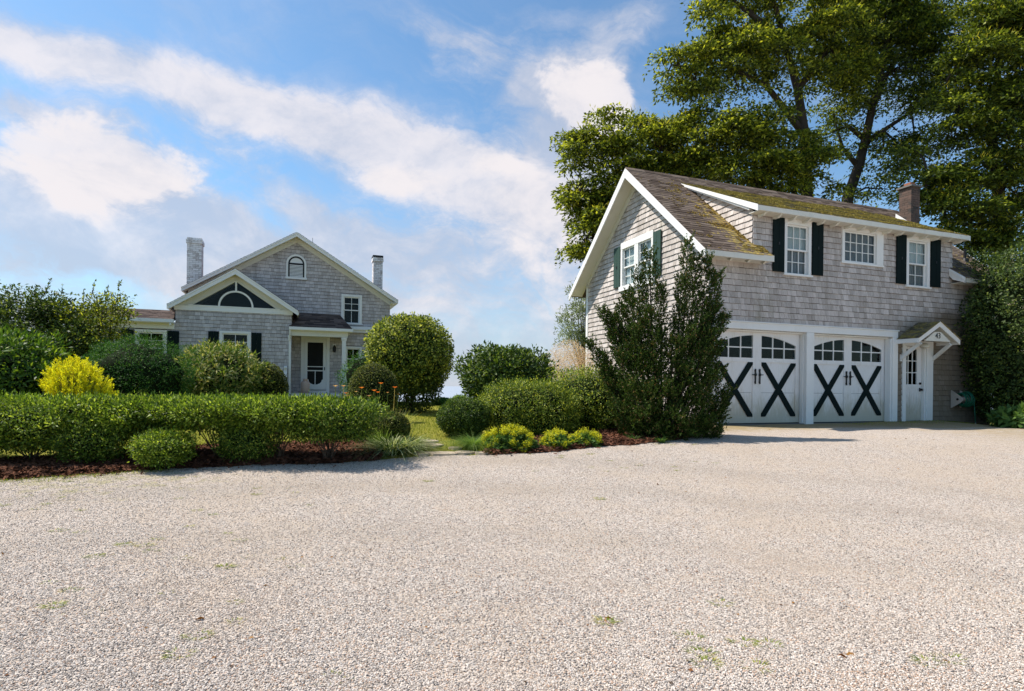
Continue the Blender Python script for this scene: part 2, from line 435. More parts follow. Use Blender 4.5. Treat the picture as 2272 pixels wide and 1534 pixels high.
# ------------------------------------------------------------------ terrain and paving materials
def lawn_mat():
    m, nt, p, o = newmat('lawn_soil')
    w = worldpos(nt)
    a = nnoise(nt, w, 0.9, 5); b = nnoise(nt, w, 30, 4, .7)
    c = nmix(nt, (a * .6 + b * .5).ss(.35, .8), (0.16, 0.165, 0.022), (0.27, 0.245, 0.05))
    nt.links.new(c, p.inputs['Base Color']); p.inputs['Roughness'].default_value = 1; p.inputs['Specular IOR Level'].default_value = .05
    bump(nt, p, b, .8, .03); return m
def gravel_mat():
    m, nt, p, o = newmat('crushed_shell_gravel')
    w = worldpos(nt)
    vo = nt.nodes.new('ShaderNodeTexVoronoi'); vo.inputs['Scale'].default_value = 100; nt.links.new(w, vo.inputs['Vector'])
    vs = nt.nodes.new('ShaderNodeSeparateColor'); nt.links.new(vo.outputs['Color'], vs.inputs[0])
    cr = N(nt, vs.outputs[0]); cr2 = N(nt, vs.outputs[1]); dd = N(nt, vo.outputs['Distance'])
    big = nnoise(nt, w, 0.55, 5, .6); mid = nnoise(nt, w, 4.5, 5, .7); fine = nnoise(nt, w, 22, 4, .75)
    c = nmix(nt, (cr * .75 + mid * .25).ss(.05, .75), (0.235, 0.197, 0.163), (0.61, 0.532, 0.462))
    c = nmix(nt, (cr2).ss(.86, .9) * .8, c, (0.14, 0.125, 0.12))
    c = nmix(nt, (cr2 * -1.0).ss(-.10, -.04) * .6, c, (0.50, 0.33, 0.22))
    c = nmix(nt, fine.ss(.58, .74) * .40, c, (0.17, 0.145, 0.125))
    c = nmix(nt, (big * .6 + mid * .5).ss(.48, .66) * .60, c, (0.46, 0.37, 0.285))
    sp = nt.nodes.new('ShaderNodeSeparateXYZ'); nt.links.new(w, sp.inputs[0])
    x, y = N(nt, sp.outputs[0]), N(nt, sp.outputs[1])
    # browner, mottled tone along the garage front and towards the far right
    k = (x.ss(5.0, 14.0) * y.ss(7.5, 12.0) + ((y - 12.8 - (x - 4.0) * .37) * (y - 12.8 - (x - 4.0) * .37) * -.7).exp() * x.ss(3.2, 4.6) * 1.2)
    c = nmix(nt, ((k * .8).clamp() * .8 + (mid - .5) * 1.3 * (k + .05).clamp()).ss(.15, .75) * .85, c, (0.30, 0.225, 0.105))
    rad_ = ((x + 1.0) * (x + 1.0) + (y + 4.0) * (y + 4.0))._m('SQRT') + (big - .5) * 1.2
    tr_ = ((rad_ - 11.2) * (rad_ - 11.2) * -9.0).exp() + ((rad_ - 12.8) * (rad_ - 12.8) * -9.0).exp() + ((rad_ - 9.3) * (rad_ - 9.3) * -12.0).exp() * .7
    c = nmix(nt, (tr_ * .8 + (mid - .5) * .8 * tr_).clamp() * .38, c, (0.30, 0.25, 0.20))
    k2 = (x * -1.0).ss(1.0, 5.0) * y.ss(4.5, 7.5)
    c = nmix(nt, (k2 * .35 + (mid - .5) * 1.6 * k2).ss(.28, .5) * .45, c, (0.27, 0.26, 0.09))
    d3 = ((x - 1.75) * (x - 1.75) * -3.5).exp() * ((y - 2.62) * (y - 2.62) * -14.0).exp()
    c = nmix(nt, d3.ss(.2, .9) * .55, c, (0.42, 0.29, 0.20))
    nt.links.new(c, p.inputs['Base Color']); p.inputs['Roughness'].default_value = .95; p.inputs['Specular IOR Level'].default_value = .1
    bump(nt, p, (dd * -1.0) + fine * .8 + mid * .5, .75, .012); return m
def mulch_mat():
    m, nt, p, o = newmat('bark_mulch')
    w = worldpos(nt); r = rnd(nt)
    a = nnoise(nt, w, 35, 5, .75, .5); b = nnoise(nt, w, 2, 4)
    c = nmix(nt, (a * .7 + b * .25 + r * .3).ss(.40, .85), (0.040, 0.021, 0.015), (0.24, 0.105, 0.062))
    nt.links.new(c, p.inputs['Base Color']); p.inputs['Roughness'].default_value = 1; p.inputs['Specular IOR Level'].default_value = .05
    bump(nt, p, a, 1.0, .03); return m
def sea_mat():
    m, nt, p, o = newmat('sea_water')
    w = worldpos(nt); a = nnoise(nt, w, .25, 6, .6, 0, (1, .4, 1))
    p.inputs['Base Color'].default_value = (0.34, 0.39, 0.46, 1); p.inputs['Roughness'].default_value = .25  # pale base colour carries the haze over the water
    bump(nt, p, a, .5, .3); return m
M['lawn'] = lawn_mat(); M['gravel'] = gravel_mat(); M['mulch'] = mulch_mat(); M['sea'] = sea_mat()

def sheet(name, xs, yf, yb, ny, dz, mat, kind='structure', mound=0.0, power=1.0):
    xs = np.asarray(xs, float); nx = len(xs)
    t = np.linspace(0, 1, ny + 1) ** power
    X = np.repeat(xs[:, None], ny + 1, 1)
    Y0 = np.array([yf(x) for x in xs])[:, None]; Y1 = np.array([yb(x) for x in xs])[:, None]
    Y = Y0 + (Y1 - Y0) * t[None]
    Z = gz(X, Y) + dz
    if mound:
        e = np.clip(np.minimum(t, 1 - t) * 6, 0, 1)[None]
        Z = Z + mound * e * (1 + .5 * np.sin(X * 7 + Y * 3) * np.sin(Y * 9))
    V = np.stack([X, Y, Z], -1).reshape(-1, 3)
    i, j = np.meshgrid(np.arange(nx - 1), np.arange(ny), indexing='ij')
    a = i * (ny + 1) + j
    F = np.stack([a, a + ny + 1, a + ny + 2, a + 1], -1).reshape(-1, 4)
    return link(name, npmesh(name, V, F, mat, True), None, kind)

# terrain: lawn and soil, falling to the shore behind the house
xs = np.concatenate([-np.geomspace(300, 20, 40), np.linspace(-19, 19, 100), np.geomspace(20, 300, 40)])
sheet('ground', xs, lambda x: -60, lambda x: 150, 300, 0.0, 'lawn')
seaV = np.array([(-9000, 30, -11.0), (9000, 30, -11.0), (9000, 16000, -11.0), (-9000, 16000, -11.0)])
link('sea', npmesh('sea', seaV, np.array([[0, 1, 2, 3]]), 'sea'), None, 'structure')

edge_px = [(-500, 1105), (-200, 1085), (0, 1067), (200, 1055), (400, 1042), (600, 1034), (830, 1025), (930, 1014), (1080, 1011), (1190, 1008), (1350, 992), (1500, 979), (1572, 962)]
EP = np.array([G(*p)[:2] for p in edge_px])
def jag(x, a=.05): return a * (math.sin(x * 5.1) * .5 + math.sin(x * 13.7 + 1) * .35 + math.sin(x * 31.3) * .25)
GX, GY = 4.459, 13.30
TH = R(20.3)
def edge_y(x):
    if x <= EP[-1, 0]: return float(np.interp(x, EP[:, 0], EP[:, 1])) + jag(x)
    if x < 12.9: return max(float(EP[-1, 1]), GY + (x - GX) * math.tan(TH) + .02) if x > 4.5 else float(np.interp(x, [EP[-1, 0], 4.5], [EP[-1, 1], GY]))
    return float(np.interp(x, [12.9, 14.0, 20, 40], [15.7, 13.9, 14.6, 16])) + jag(x, .12)
xs = np.concatenate([np.linspace(-40, -9, 20), np.linspace(-8.9, 16, 330), np.linspace(16.2, 45, 30)])
sheet('gravel_driveway', xs, lambda x: -30, edge_y, 150, 0.012, 'gravel', power=0.55)
# mulch beds
xs = np.linspace(-14, -1.95, 200)
sheet('mulch_bed', xs, lambda x: edge_y(x) - .0, lambda x: edge_y(x) + 1.65 + jag(x + 3, .1), 16, 0.018, 'mulch', mound=.04)
xs = np.linspace(-.42, 4.35, 100)
sheet('mulch_bed.001', xs, lambda x: edge_y(x) - .0, lambda x: edge_y(x) + 1.2 + max(0, (x - .3)) * 1.0, 24, 0.018, 'mulch', mound=.03)
xs = np.linspace(12.6, 24, 60)
sheet('mulch_bed.002', xs, lambda x: edge_y(x) - .0, lambda x: edge_y(x) + 4.0, 24, 0.018, 'mulch', mound=.03)

# ------------------------------------------------------------------ walls of shingles
def subtract(rects, op):
    o = []
    a0, a1, z0, z1 = op
    for (u0, u1, y0, y1) in rects:
        if a0 >= u1 or a1 <= u0 or z0 >= y1 or z1 <= y0: o.append((u0, u1, y0, y1)); continue
        if a0 > u0: o.append((u0, a0, y0, y1))
        if a1 < u1: o.append((a1, u1, y0, y1))
        m0, m1 = max(u0, a0), min(u1, a1)
        if z0 > y0: o.append((m0, m1, y0, z0))
        if z1 < y1: o.append((m0, m1, z1, y1))
    return [r for r in o if r[1] - r[0] > .012 and r[3] - r[2] > .012]
def wall(name, parent, rng_z, z0, z1, ops, exp, rz, b=0.0, wmin=.075, wmax=.2, back='backing', thick=.08):
    mb = MB(); tiles = []
    k = 0; z = z0
    while z < z1 - .01:
        ze = min(z + exp, z1)
        iv = rng_z((z + ze) / 2)
        if iv and iv[1] - iv[0] > .02:
            rects = [(iv[0], iv[1], z, ze)]
            for op in ops: rects = subtract(rects, op)
            for r in rects: mb.box(r[0], r[1], b, b + thick, r[2], r[3])
            u = iv[0]; cuts = [u]
            while True:
                u += random.uniform(wmin, wmax)
                if u > iv[1] - wmin * .8: break
                cuts.append(u)
            cuts.append(iv[1])
            for i in range(len(cuts) - 1):
                rs = [(cuts[i], cuts[i + 1], z, ze)]
                for op in ops: rs = subtract(rs, op)
                tiles += rs
        z = ze
    w = part(name, mb, back, parent, rz)
    return w, tiles
def tile_join(mb, tiles, b, exp=.14):
    for (u0, u1, z0, z1) in tiles:
        g = .0022; full = z1 - z0 > exp * .8
        j = random.uniform(-.005, .004) if full else 0
        t = random.uniform(.022, .029); tt = .004 + random.uniform(0, .002)
        lo = z0 + .009 + j * (1 if full else 0)
        mb.hexa([(u0 + g, b - t, lo), (u1 - g, b - t + random.uniform(-.002, .002), lo + random.uniform(-.002, .002)), (u1 - g, b, lo), (u0 + g, b, lo),
                 (u0 + g, b - tt, z1), (u1 - g, b - tt, z1), (u1 - g, b, z1), (u0 + g, b, z1)])
def unit_tile():
    mb = MB(); mb.hexa([(0, -.026, 0), (1, -.026, 0), (1, 0, 0), (0, 0, 0), (0, -.005, 1), (1, -.005, 1), (1, 0, 1), (0, 0, 1)])
    return mb
def tile_objects(name, tiles, b, parent, me):
    for (u0, u1, z0, z1) in tiles:
        o = link(name, me, parent)
        o.location = (u0 + .0022, b + random.uniform(-.001, .001), z0 + .009 + random.uniform(-.004, .003)); o.scale = (u1 - u0 - .0045, random.uniform(.85, 1.15), z1 - z0 - .007)

def slope_tiles(mb, p0, eu, es, W, L, exp=.13, tw=.30, clip=None, t=.012):
    p0, eu, es = Vector(p0), Vector(eu).normalized(), Vector(es).normalized(); n = eu.cross(es).normalized()
    if n.z < 0: n = -n
    i = 0; s = 0.0
    while s < L - .01:
        se = min(s + exp, L)
        a, bnd = (0, W) if clip is None else clip((s + se) / 2)
        u = a - (tw * .5 if i % 2 else 0) - random.uniform(0, tw * .2)
        while u < bnd:
            u2 = u + tw * random.uniform(.75, 1.2)
            ua, ub = max(u, a), min(u2, bnd)
            if ub - ua > .02:
                j = random.uniform(-.008, .006); h = t * random.uniform(.7, 1.35)
                P = lambda uu, ss_, hh: p0 + eu * uu + es * ss_ + n * hh
                mb.hexa([P(ua + .002, s + j, .0), P(ub - .002, s + j, .0), P(ub - .002, se, .0), P(ua + .002, se, .0),
                         P(ua + .002, s + j, h), P(ub - .002, s + j, h), P(ub - .002, se + .01, .003), P(ua + .002, se + .01, .003)])
            u = u2
        s = se; i += 1
def slab(mb, a, b_, c, d, th):
    """quad a b c d (top surface) with thickness th straight down"""
    a, b_, c, d = map(Vector, (a, b_, c, d)); z = Vector((0, 0, th))
    mb.hexa([a - z, b_ - z, c - z, d - z, a, b_, c, d])

def window(parent, a0, a1, z0, z1, b=0.0, cols=2, up=2, lo=2, cw=.10, rz=0.0, inner=None, sill=True, headtop=None, blind=(None, None), label=None, cwr=None):
    cwr = cwr or cw
    ht = headtop or z1
    m = MB()
    m.box(a0, a0 + cw, b - .045, b + .05, z0, z1 - cw); m.box(a1 - cwr, a1, b - .045, b + .05, z0, z1 - cw)
    m.box(a0, a1, b - .048, b + .05, z1 - cw, ht)
    w = part('window', m, 'white', parent, rz, bevel=.004)
    if label: w['label'] = label
    if sill: link('sill', MB().box(a0 - .03, a1 + .03, b - .075, b + .05, z0 - .045, z0).mesh('sill', 'white'), w)
    i0, i1, y0, y1 = a0 + cw, a1 - cwr, z0, z1 - cw
    def sash(s0, s1, bb, rows, nm='sash'):
        f = .038
        m = MB(); m.box(i0, i0 + f, bb, bb + .03, s0, s1); m.box(i1 - f, i1, bb, bb + .03, s0, s1)
        m.box(i0 + f, i1 - f, bb, bb + .03, s0, s0 + f); m.box(i0 + f, i1 - f, bb, bb + .03, s1 - f, s1)
        link(nm, m.mesh(nm, 'white'), w)
        g0, g1, h0, h1 = i0 + f, i1 - f, s0 + f, s1 - f
        mu = MB(); t = .009
        for k in range(1, cols): x = g0 + (g1 - g0) * k / cols; mu.box(x - t, x + t, bb + .002, bb + .026, h0, h1)
        for k in range(1, rows): z = h0 + (h1 - h0) * k / rows; mu.box(g0, g1, bb + .004, bb + .024, z - t, z + t)
        if cols > 1 or rows > 1: link('muntin', mu.mesh('muntin', 'white'), w)
        for i in range(cols):
            for j in range(rows):
                x0, x1 = g0 + (g1 - g0) * i / cols, g0 + (g1 - g0) * (i + 1) / cols
                q0, q1 = h0 + (h1 - h0) * j / rows, h0 + (h1 - h0) * (j + 1) / rows
                link('pane', MB().hexa([(x0, bb + .012, q0), (x1, bb + .012, q0), (x1, bb + .016, q0), (x0, bb + .016, q0), (x0, bb + .012 + random.uniform(-.002, .002), q1), (x1, bb + .012, q1), (x1, bb + .016, q1), (x0, bb + .016, q1)]).mesh('pane', 'glass'), w)
    if lo:
        zm = (y0 + y1) / 2
        sash(zm - .02, y1, b + .0, up); sash(y0, zm + .02, b + .035, lo)
    else:
        sash(y0, y1, b + .0, up)
    zm = (y0 + y1) / 2
    for which, (q0, q1) in zip(blind, ((zm, y1), (y0, zm))):
        if which:
            mb = MB(); n = 14
            for k in range(n):
                x = i0 + (i1 - i0) * k / n; x2 = i0 + (i1 - i0) * (k + 1) / n; d = .02 * (k % 2); d2 = .02 * ((k + 1) % 2)
                mb.hexa([(x, b + .07 + d, q0), (x2, b + .07 + d2, q0), (x2, b + .08 + d2, q0), (x, b + .08 + d, q0), (x, b + .07 + d, q1), (x2, b + .07 + d2, q1), (x2, b + .08 + d2, q1), (x, b + .08 + d, q1)])
            link('curtain', mb.mesh('curtain', which), w)
    return w
def shutter(parent, a0, a1, z0, z1, b=0.0, mat='green', rz=0.0, hook=True):
    m = MB().box(a0 + .03, a1 - .03, b - .034, b - .024, z0 + .15, z0 + .25).box(a0 + .03, a1 - .03, b - .034, b - .024, z1 - .25, z1 - .15)
    s = part('shutter', m, mat, parent, rz)
    am = (a0 + a1) / 2
    for q0, q1 in ((a0, am - .003), (am + .003, a1)):
        link('board', MB().box(q0, q1, b - .062, b - .035, z0, z1).mesh('board', mat), s)
    if hook: link('hook', MB().box(am - .022, am + .022, b - .075, b - .0625, (z0 + z1) / 2 - .03, (z0 + z1) / 2 + .03).mesh('hook', 'black'), s)
    return s

# ================================================================== GARAGE
ZB = 0.50
garage = thing('garage', 'grey shingled two-bay garage with upper floor, mossy dormer roof and white double doors', 'garage', (GX, GY, ZB), TH, zframe=True)
MS, MZ = .866, 4.75          # main roof slope, roof surface height at the front wall
GV = 5.95
HV = GV / 2
def f_rng(z):
    if z < 4.66: return (0, 9.75)
    if z < 5.52: return (1.22, 8.10)
def g_rng(z):
    i = max(0, (z - (MZ - .12)) / MS)
    return (-GV + i, -i) if i < HV - .03 else None
ops_f = [(.06, 5.99, 0, 2.9), (6.18, 7.35, 0, 2.68), (2.14, 2.98, 4.09, 5.7), (4.0, 5.43, 4.54, 5.7), (6.28, 7.17, 4.09, 5.7)]
ops_g = [(-3.83, -2.2, 4.13, 5.51)]
E = .14
wf, tf = wall('wall', garage, f_rng, ZB - .12, 5.52, ops_f, E, 0)
wg, tg = wall('wall', garage, g_rng, ZB - .6, 7.1, ops_g, E, -math.pi / 2)
def c_rng(z):
    hi = (z - 4.72) / MS
    lo_ = 0 if z < 5.60 else (z - 5.60) / .49
    return (-hi, -lo_) if hi - lo_ > .05 else None
wc, tcx = wall('wall', garage, c_rng, 4.76, 6.98, [], E, -math.pi / 2, b=1.22)
# back and far side walls (plain backing only where nothing is seen)
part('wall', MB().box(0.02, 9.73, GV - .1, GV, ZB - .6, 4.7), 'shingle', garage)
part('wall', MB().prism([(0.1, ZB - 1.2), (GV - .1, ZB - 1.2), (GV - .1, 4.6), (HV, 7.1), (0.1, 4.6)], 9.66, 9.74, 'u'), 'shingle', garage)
part('foundation', MB().box(-.0, 9.75, .0, .12, ZB - 1.2, ZB - .12).box(0.0, .12, .12, GV, ZB - 1.2, ZB - .6), 'mortar', garage)
# the 300 shingles that show largest are objects, the rest one mesh per wall
def seen_g(v_, z):
    return z > 3.6 or v_ > 4.9
cand = []
for t in tf:
    cu, cz = (t[0] + t[1]) / 2, (t[2] + t[3]) / 2
    P = Vector((GX + cu * math.cos(TH), GY + cu * math.sin(TH), cz)); d2 = P.x ** 2 + P.y ** 2
    px = CX + FPX * P.x / P.y; py = CY - FPX * (cz - EYE) / P.y
    if 1610 < px < 2150 and py < 712 or (1620 < px < 2160 and cz > 2.9): cand.append(((t[1] - t[0]) * (t[3] - t[2]) / d2 * (.85), 'f', t))
for t in tg:
    cv, cz = -(t[0] + t[1]) / 2, (t[2] + t[3]) / 2
    P = Vector((GX - cv * math.sin(TH), GY + cv * math.cos(TH), cz)); d2 = P.x ** 2 + P.y ** 2
    if cz > 4.4 and cv < 2.2 or cz > 5.5: cand.append(((t[1] - t[0]) * (t[3] - t[2]) / d2 * .55, 'g', t))
cand.sort(key=lambda c: -c[0])
sel = cand[:300]; sf = [c[2] for c in sel if c[1] == 'f']; sg = [c[2] for c in sel if c[1] == 'g']
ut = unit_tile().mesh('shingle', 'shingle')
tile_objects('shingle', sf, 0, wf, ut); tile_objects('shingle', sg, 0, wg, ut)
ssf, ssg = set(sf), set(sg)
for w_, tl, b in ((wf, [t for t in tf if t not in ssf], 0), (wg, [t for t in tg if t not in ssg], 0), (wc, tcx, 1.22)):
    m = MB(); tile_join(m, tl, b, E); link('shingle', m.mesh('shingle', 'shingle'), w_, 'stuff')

# main roof
UL, UR = -.42, 10.0
EV = -.38
def mz(v): return MZ + MS * min(v, GV - v)
m = MB()
ez, rzz = mz(EV), mz(HV)
slab(m, (UL, EV, ez), (1.24, EV, ez), (1.24, HV, rzz), (UL, HV, rzz), .09)
slab(m, (1.241, EV, ez), (1.47, EV, ez), (1.47, -.001, mz(-.001)), (1.241, -.001, mz(-.001)), .09)
slab(m, (1.241, 2.55, mz(2.55)), (8.0, 2.55, mz(2.55)), (8.0, HV, rzz), (1.241, HV, rzz), .09)
slab(m, (8.001, EV, ez), (UR, EV, ez), (UR, HV, rzz), (8.001, HV, rzz), .09)
slab(m, (UL, HV + .001, rzz), (UR, HV + .001, rzz), (UR, GV + .42, mz(GV + .42)), (UL, GV + .42, mz(GV + .42)), .09)
roof = part('roof', m, 'roof', garage)
mt = MB(); SL = math.hypot(HV - EV, (HV - EV) * MS); es = (0, 1, MS)
slope_tiles(mt, (UL - .02, EV - .03, ez - .026), (1, 0, 0), es, 1.9, SL + .03, .118, .30,
            clip=lambda s: (0, 1.9 - random.uniform(0, .12)) if s < .50 else (0, 1.66))
slope_tiles(mt, (8.0, EV - .03, ez - .026), (1, 0, 0), es, 2.02, SL + .03, .118, .30)
slope_tiles(mt, (1.24, 2.55, mz(2.55)), (1, 0, 0), es, 6.8, .56, .118, .30)
for k in range(36):     # ridge caps
    x = UL - .02 + k * .29
    mt.hexa([(x, HV - .11, rzz - .085), (x + .3, HV - .11, rzz - .085), (x + .3, HV, rzz + .008), (x, HV, rzz + .008), (x, HV - .11, rzz - .07), (x + .3, HV - .11, rzz - .07), (x + .3, HV, rzz + .03), (x, HV, rzz + .03)])
link('roof_shingle', mt.mesh('roof_shingle', 'roof'), roof, 'stuff')
# rake boards, soffits, fascia
def rake(parent, mat='white'):
    m = MB()
    for s in (0, 1):
        vv = lambda q: q if s == 0 else GV - q
        e0, e1 = -.40 if s == 0 else -.44, HV
        a = [(vv(e0), MZ + MS * e0 - .012), (vv(e1), MZ + MS * e1 - .012), (vv(e1), MZ + MS * e1 - .27), (vv(e0), MZ + MS * e0 - .21)]
        m.prism(a, UL - .03, UL + .005, 'u')
    part('rake_board', m, mat, parent, bevel=.005)
    m = MB()
    for s in (0, 1):
        vv = lambda q: q if s == 0 else GV - q
        e0, e1 = -.36, HV
        a = [(vv(e0), MZ + MS * e0 - .095), (vv(e1), MZ + MS * e1 - .095), (vv(e1), MZ + MS * e1 - .125), (vv(e0), MZ + MS * e0 - .125)]
        m.prism(a, UL + .008, -.001, 'u')
        b = [(vv(0.02), MZ + MS * .02 - .12), (vv(e1), MZ + MS * e1 - .12), (vv(e1), MZ + MS * e1 - .36), (vv(0.02), MZ - .22)]
        m.prism(b, -.030, -.002, 'u')
    part('soffit', m, 'cream', parent)
rake(garage)
m = MB()
m.box(UL + .01, 1.47, EV - .03, EV, ez - .15, ez - .01)
for u_ in (-.15, .35, .85, 1.3):
    m.prism([(EV, ez - .12), (-.03, ez - .12), (-.03, ez - .02), (EV + .0, ez - .09), (EV, ez - .2)][:4] + [(EV + .12, ez - .19)], u_ - .03, u_ + .03, 'u')
m.box(UL + .01, 1.47, EV, -.005, ez - .13, ez - .115)
m.box(8.06, UR, EV - .03, EV, ez - .15, ez - .01); m.box(8.06, UR - .3, EV, -.005, ez - .13, ez - .115)
part('fascia', m, 'cream', garage)
m = MB(); m.prism([(EV - .04, ez - .02), (-.02, mz(-.02) - .03), (-.02, mz(-.02) - .22), (-.12, mz(-.12) - .26), (EV - .04, ez - .16)], 7.96, 8.0, 'u')
m.prism([(EV - .04, ez - .045), (-.02, mz(-.02) - .055), (-.02, mz(-.02) - .10), (EV - .04, ez - .09)], 7.94, 7.96, 'u')
part('rake_board', m, 'white', garage)
part('rake_board', MB().prism([(EV - .02, ez - .0), (HV, rzz), (HV, rzz - .2), (EV - .02, ez - .17)], UR, UR + .03, 'u'), 'white', garage)
part('corner_board', MB().box(-.03, -.001, GV - .10, GV + .02, ZB - .5, 4.66), 'white', garage)
part('downpipe', MB().box(.0, .06, GV + .02, GV + .08, ZB - .5, 4.45), 'white', garage)

# dormer
DS, DZ = .49, 5.72       # dormer roof slope, surface height at the wall
DV0, DV1 = -.30, 2.72
def dz(v): return DZ + DS * v
m = MB(); slab(m, (1.08, DV0, dz(DV0)), (8.30, DV0, dz(DV0)), (8.30, DV1, dz(DV1)), (1.08, DV1, dz(DV1)), .08)
dorm = part('dormer_roof', m, 'roofmoss', garage)
mt = MB(); slope_tiles(mt, (1.06, DV0 - .03, dz(DV0) - .015), (1, 0, 0), (0, 1, DS), 7.26, math.hypot(DV1 - DV0, (DV1 - DV0) * DS) + .03, .118, .30)
link('roof_shingle', mt.mesh('roof_shingle', 'roofmoss'), dorm, 'stuff')
m = MB()
m.box(1.08, 8.30, DV0 - .03, DV0, dz(DV0) - .13, dz(DV0) - .012)
m.box(1.10, 8.28, DV0 - .012, -.005, dz(DV0) - .135, dz(DV0) - .12)
for k in range(16):
    u_ = 1.35 + k * .45
    m.prism([(DV0 + .0, dz(DV0) - .135), (-.03, dz(DV0) - .135), (-.03, dz(DV0) - .20), (DV0 + .10, dz(DV0) - .20)], u_ - .028, u_ + .028, 'u')
part('dormer_fascia', m, 'cream', garage)
m = MB(); m.prism([(DV0 - .03, dz(DV0) - .005), (DV1, dz(DV1) - .005), (DV1, dz(DV1) - .06), (DV0 - .03, dz(DV0) - .15)], 1.05, 1.08, 'u')
part('dormer_rake_board', MB().prism([(DV0 - .03, dz(DV0) - .005), (DV1, dz(DV1) - .005), (DV1, dz(DV1) - .10), (DV0 - .03, dz(DV0) - .15)], 8.30, 8.33, 'u'), 'white', garage)
m.prism([(-.02, DZ - .10), (DV1 - .1, dz(DV1 - .1) - .08), (DV1 - .1, dz(DV1 - .1) - .10), (-.02, DZ - .20)], 1.09, 1.2, 'u')
part('dormer_rake_board', m, 'white', garage)
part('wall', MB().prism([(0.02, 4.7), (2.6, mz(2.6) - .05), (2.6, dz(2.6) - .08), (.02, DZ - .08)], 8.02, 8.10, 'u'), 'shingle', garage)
# moss and lichen growing on the shingles
def clumps(name, fn, n, smin, smax, mat, parent, flat=.35):
    ico = np.array([(0, 0, 1), (.89, 0, .45), (.28, .85, .45), (-.72, .53, .45), (-.72, -.53, .45), (.28, -.85, .45), (0, 0, -.4)])
    fi = np.array([(0, 1, 2), (0, 2, 3), (0, 3, 4), (0, 4, 5), (0, 5, 1), (6, 2, 1), (6, 3, 2), (6, 4, 3), (6, 5, 4), (6, 1, 5)])
    V, F = [], []
    k = 0
    for _ in range(n):
        p = fn()
        if p is None: continue
        s = random.uniform(smin, smax)
        q = ico * [s * random.uniform(.7, 1.4), s * random.uniform(.7, 1.3), s * flat * random.uniform(.6, 1.3)] + np.random.default_rng(k).normal(0, s * .12, ico.shape)
        V.append(q + p); F.append(fi + 7 * k); k += 1
    return link(name, npmesh(name, np.concatenate(V), np.concatenate(F), mat, True), parent, 'stuff')
def fm():
    u_ = random.uniform(1.1, 8.28); v_ = random.uniform(DV0, DV1)
    if mnoise.noise(Vector((u_ * 1.6, v_ * 2.2, 0))) + mnoise.noise(Vector((u_ * 6, v_ * 6, 4))) * .5 < -.12: return None
    return (u_, v_, dz(v_) + .008)
clumps('moss', fm, 15000, .012, .034, 'moss', dorm)
def fl():
    u_ = random.uniform(-.3, 1.45); v_ = random.uniform(EV, 2.6)
    if u_ > 1.2 and v_ > -.05: return None
    if random.random() > (u_ + .35) / 1.7 * (1.25 - v_ * .38): return None
    if mnoise.noise(Vector((u_ * 1.1, v_ * 4.0, 7))) + mnoise.noise(Vector((u_ * 5, v_ * 8, 4))) * .6 < .16: return None
    return (u_, v_, mz(v_) + .007)
clumps('lichen', fl, 14000, .010, .034, 'lichen', roof, .18)

# chimney
def chimney(parent, u0, u1, v0, v1, z0, z1, bmat, cap=True, bh=.072, bl=.2):
    m = MB().box(u0 + .012, u1 - .012, v0 + .012, v1 - .012, z0, z1 - .01)
    c = part('chimney', m, 'mortar', parent)
    mb = MB(); z = z0; i = 0
    while z < z1 - .01:
        top = z > z1 - bh * 3.2 and z < z1 - bh * 1.2
        o = .03 if top and cap else 0
        for face in range(2):
            for side in (0, 1):
                a0, a1 = (u0 - o, u1 + o) if face == 0 else (v0 + .1 - o, v1 - .1 + o)
                a = a0 - (bl / 2 if i % 2 else 0)
                while a < a1:
                    b0, b1 = max(a + .004, a0), min(a + bl - .004, a1)
                    if b1 - b0 > .02:
                        j = random.uniform(-.003, .004)
                        if face == 0:
                            w0, w1 = (v0 - o - j, v0 + .1) if side == 0 else (v1 - .1, v1 + o + j)
                            mb.box(b0, b1, w0, w1, z + .004, z + bh - .004)
                        else:
                            w0, w1 = (u0 - o - j, u0 + .1) if side == 0 else (u1 - .1, u1 + o + j)
                            mb.box(w0, w1, b0, b1, z + .004, z + bh - .004)
                    a += bl
        z += bh; i += 1
    link('brick', mb.mesh('brick', bmat), c, 'stuff')
    return c
gc = chimney(garage, 9.14, 9.53, 1.9, 2.29, 6.1, 7.72, 'brick_red', cap=False)
link('cap', MB().box(9.08, 9.59, 1.84, 2.35, 7.72, 7.77).mesh('cap', 'mortar'), gc)
link('flue', MB().box(9.23, 9.44, 1.99, 2.20, 7.77, 7.89).mesh('flue', 'terracotta'), gc)
link('flashing', MB().prism([(1.86, 6.55), (1.86, 6.36), (2.36, 6.80), (2.36, 6.98)], 9.085, 9.11, 'u').box(9.10, 9.58, 1.865, 1.885, 6.30, 6.50).mesh('flashing', 'white'), gc)
part('vent_pipe', MB().tube([(9.35, .45, mz(.45) - .1), (9.35, .45, mz(.45) + .32)], .035, 10).lathe([(.13, mz(.45) - .1), (.06, mz(.45) + .06)], 9.35, .45, 10), 'black', garage)

# front trim of the big opening
m = MB()
m.box(.06, 5.99, -.05, .05, 2.74, 2.90); m.box(.04, 6.01, -.075, -.0, 2.895, 2.925)
m.box(.06, .18, -.05, .18, ZB, 2.738); m.box(2.86, 3.10, -.05, .18, ZB, 2.738)
m.box(5.80, 5.99, -.05, .18, ZB, 2.738)
m.box(.181, 2.859, .05, .18, 2.70, 2.738); m.box(3.101, 5.799, .05, .18, 2.70, 2.738)
part('door_surround', m, 'white', garage, bevel=.006)
m = MB().box(.185, .21, .04, .13, ZB, 2.70).box(2.83, 2.856, .04, .13, ZB, 2.70).box(3.104, 3.13, .04, .13, ZB, 2.70).box(5.745, 5.796, -.02, .13, ZB, 2.70)
part('door_stop', m, 'white', garage, kind='stuff')
part('door_sill', MB().box(.1, 5.9, .0, .3, ZB - .08, ZB + .02), 'mortar', garage)

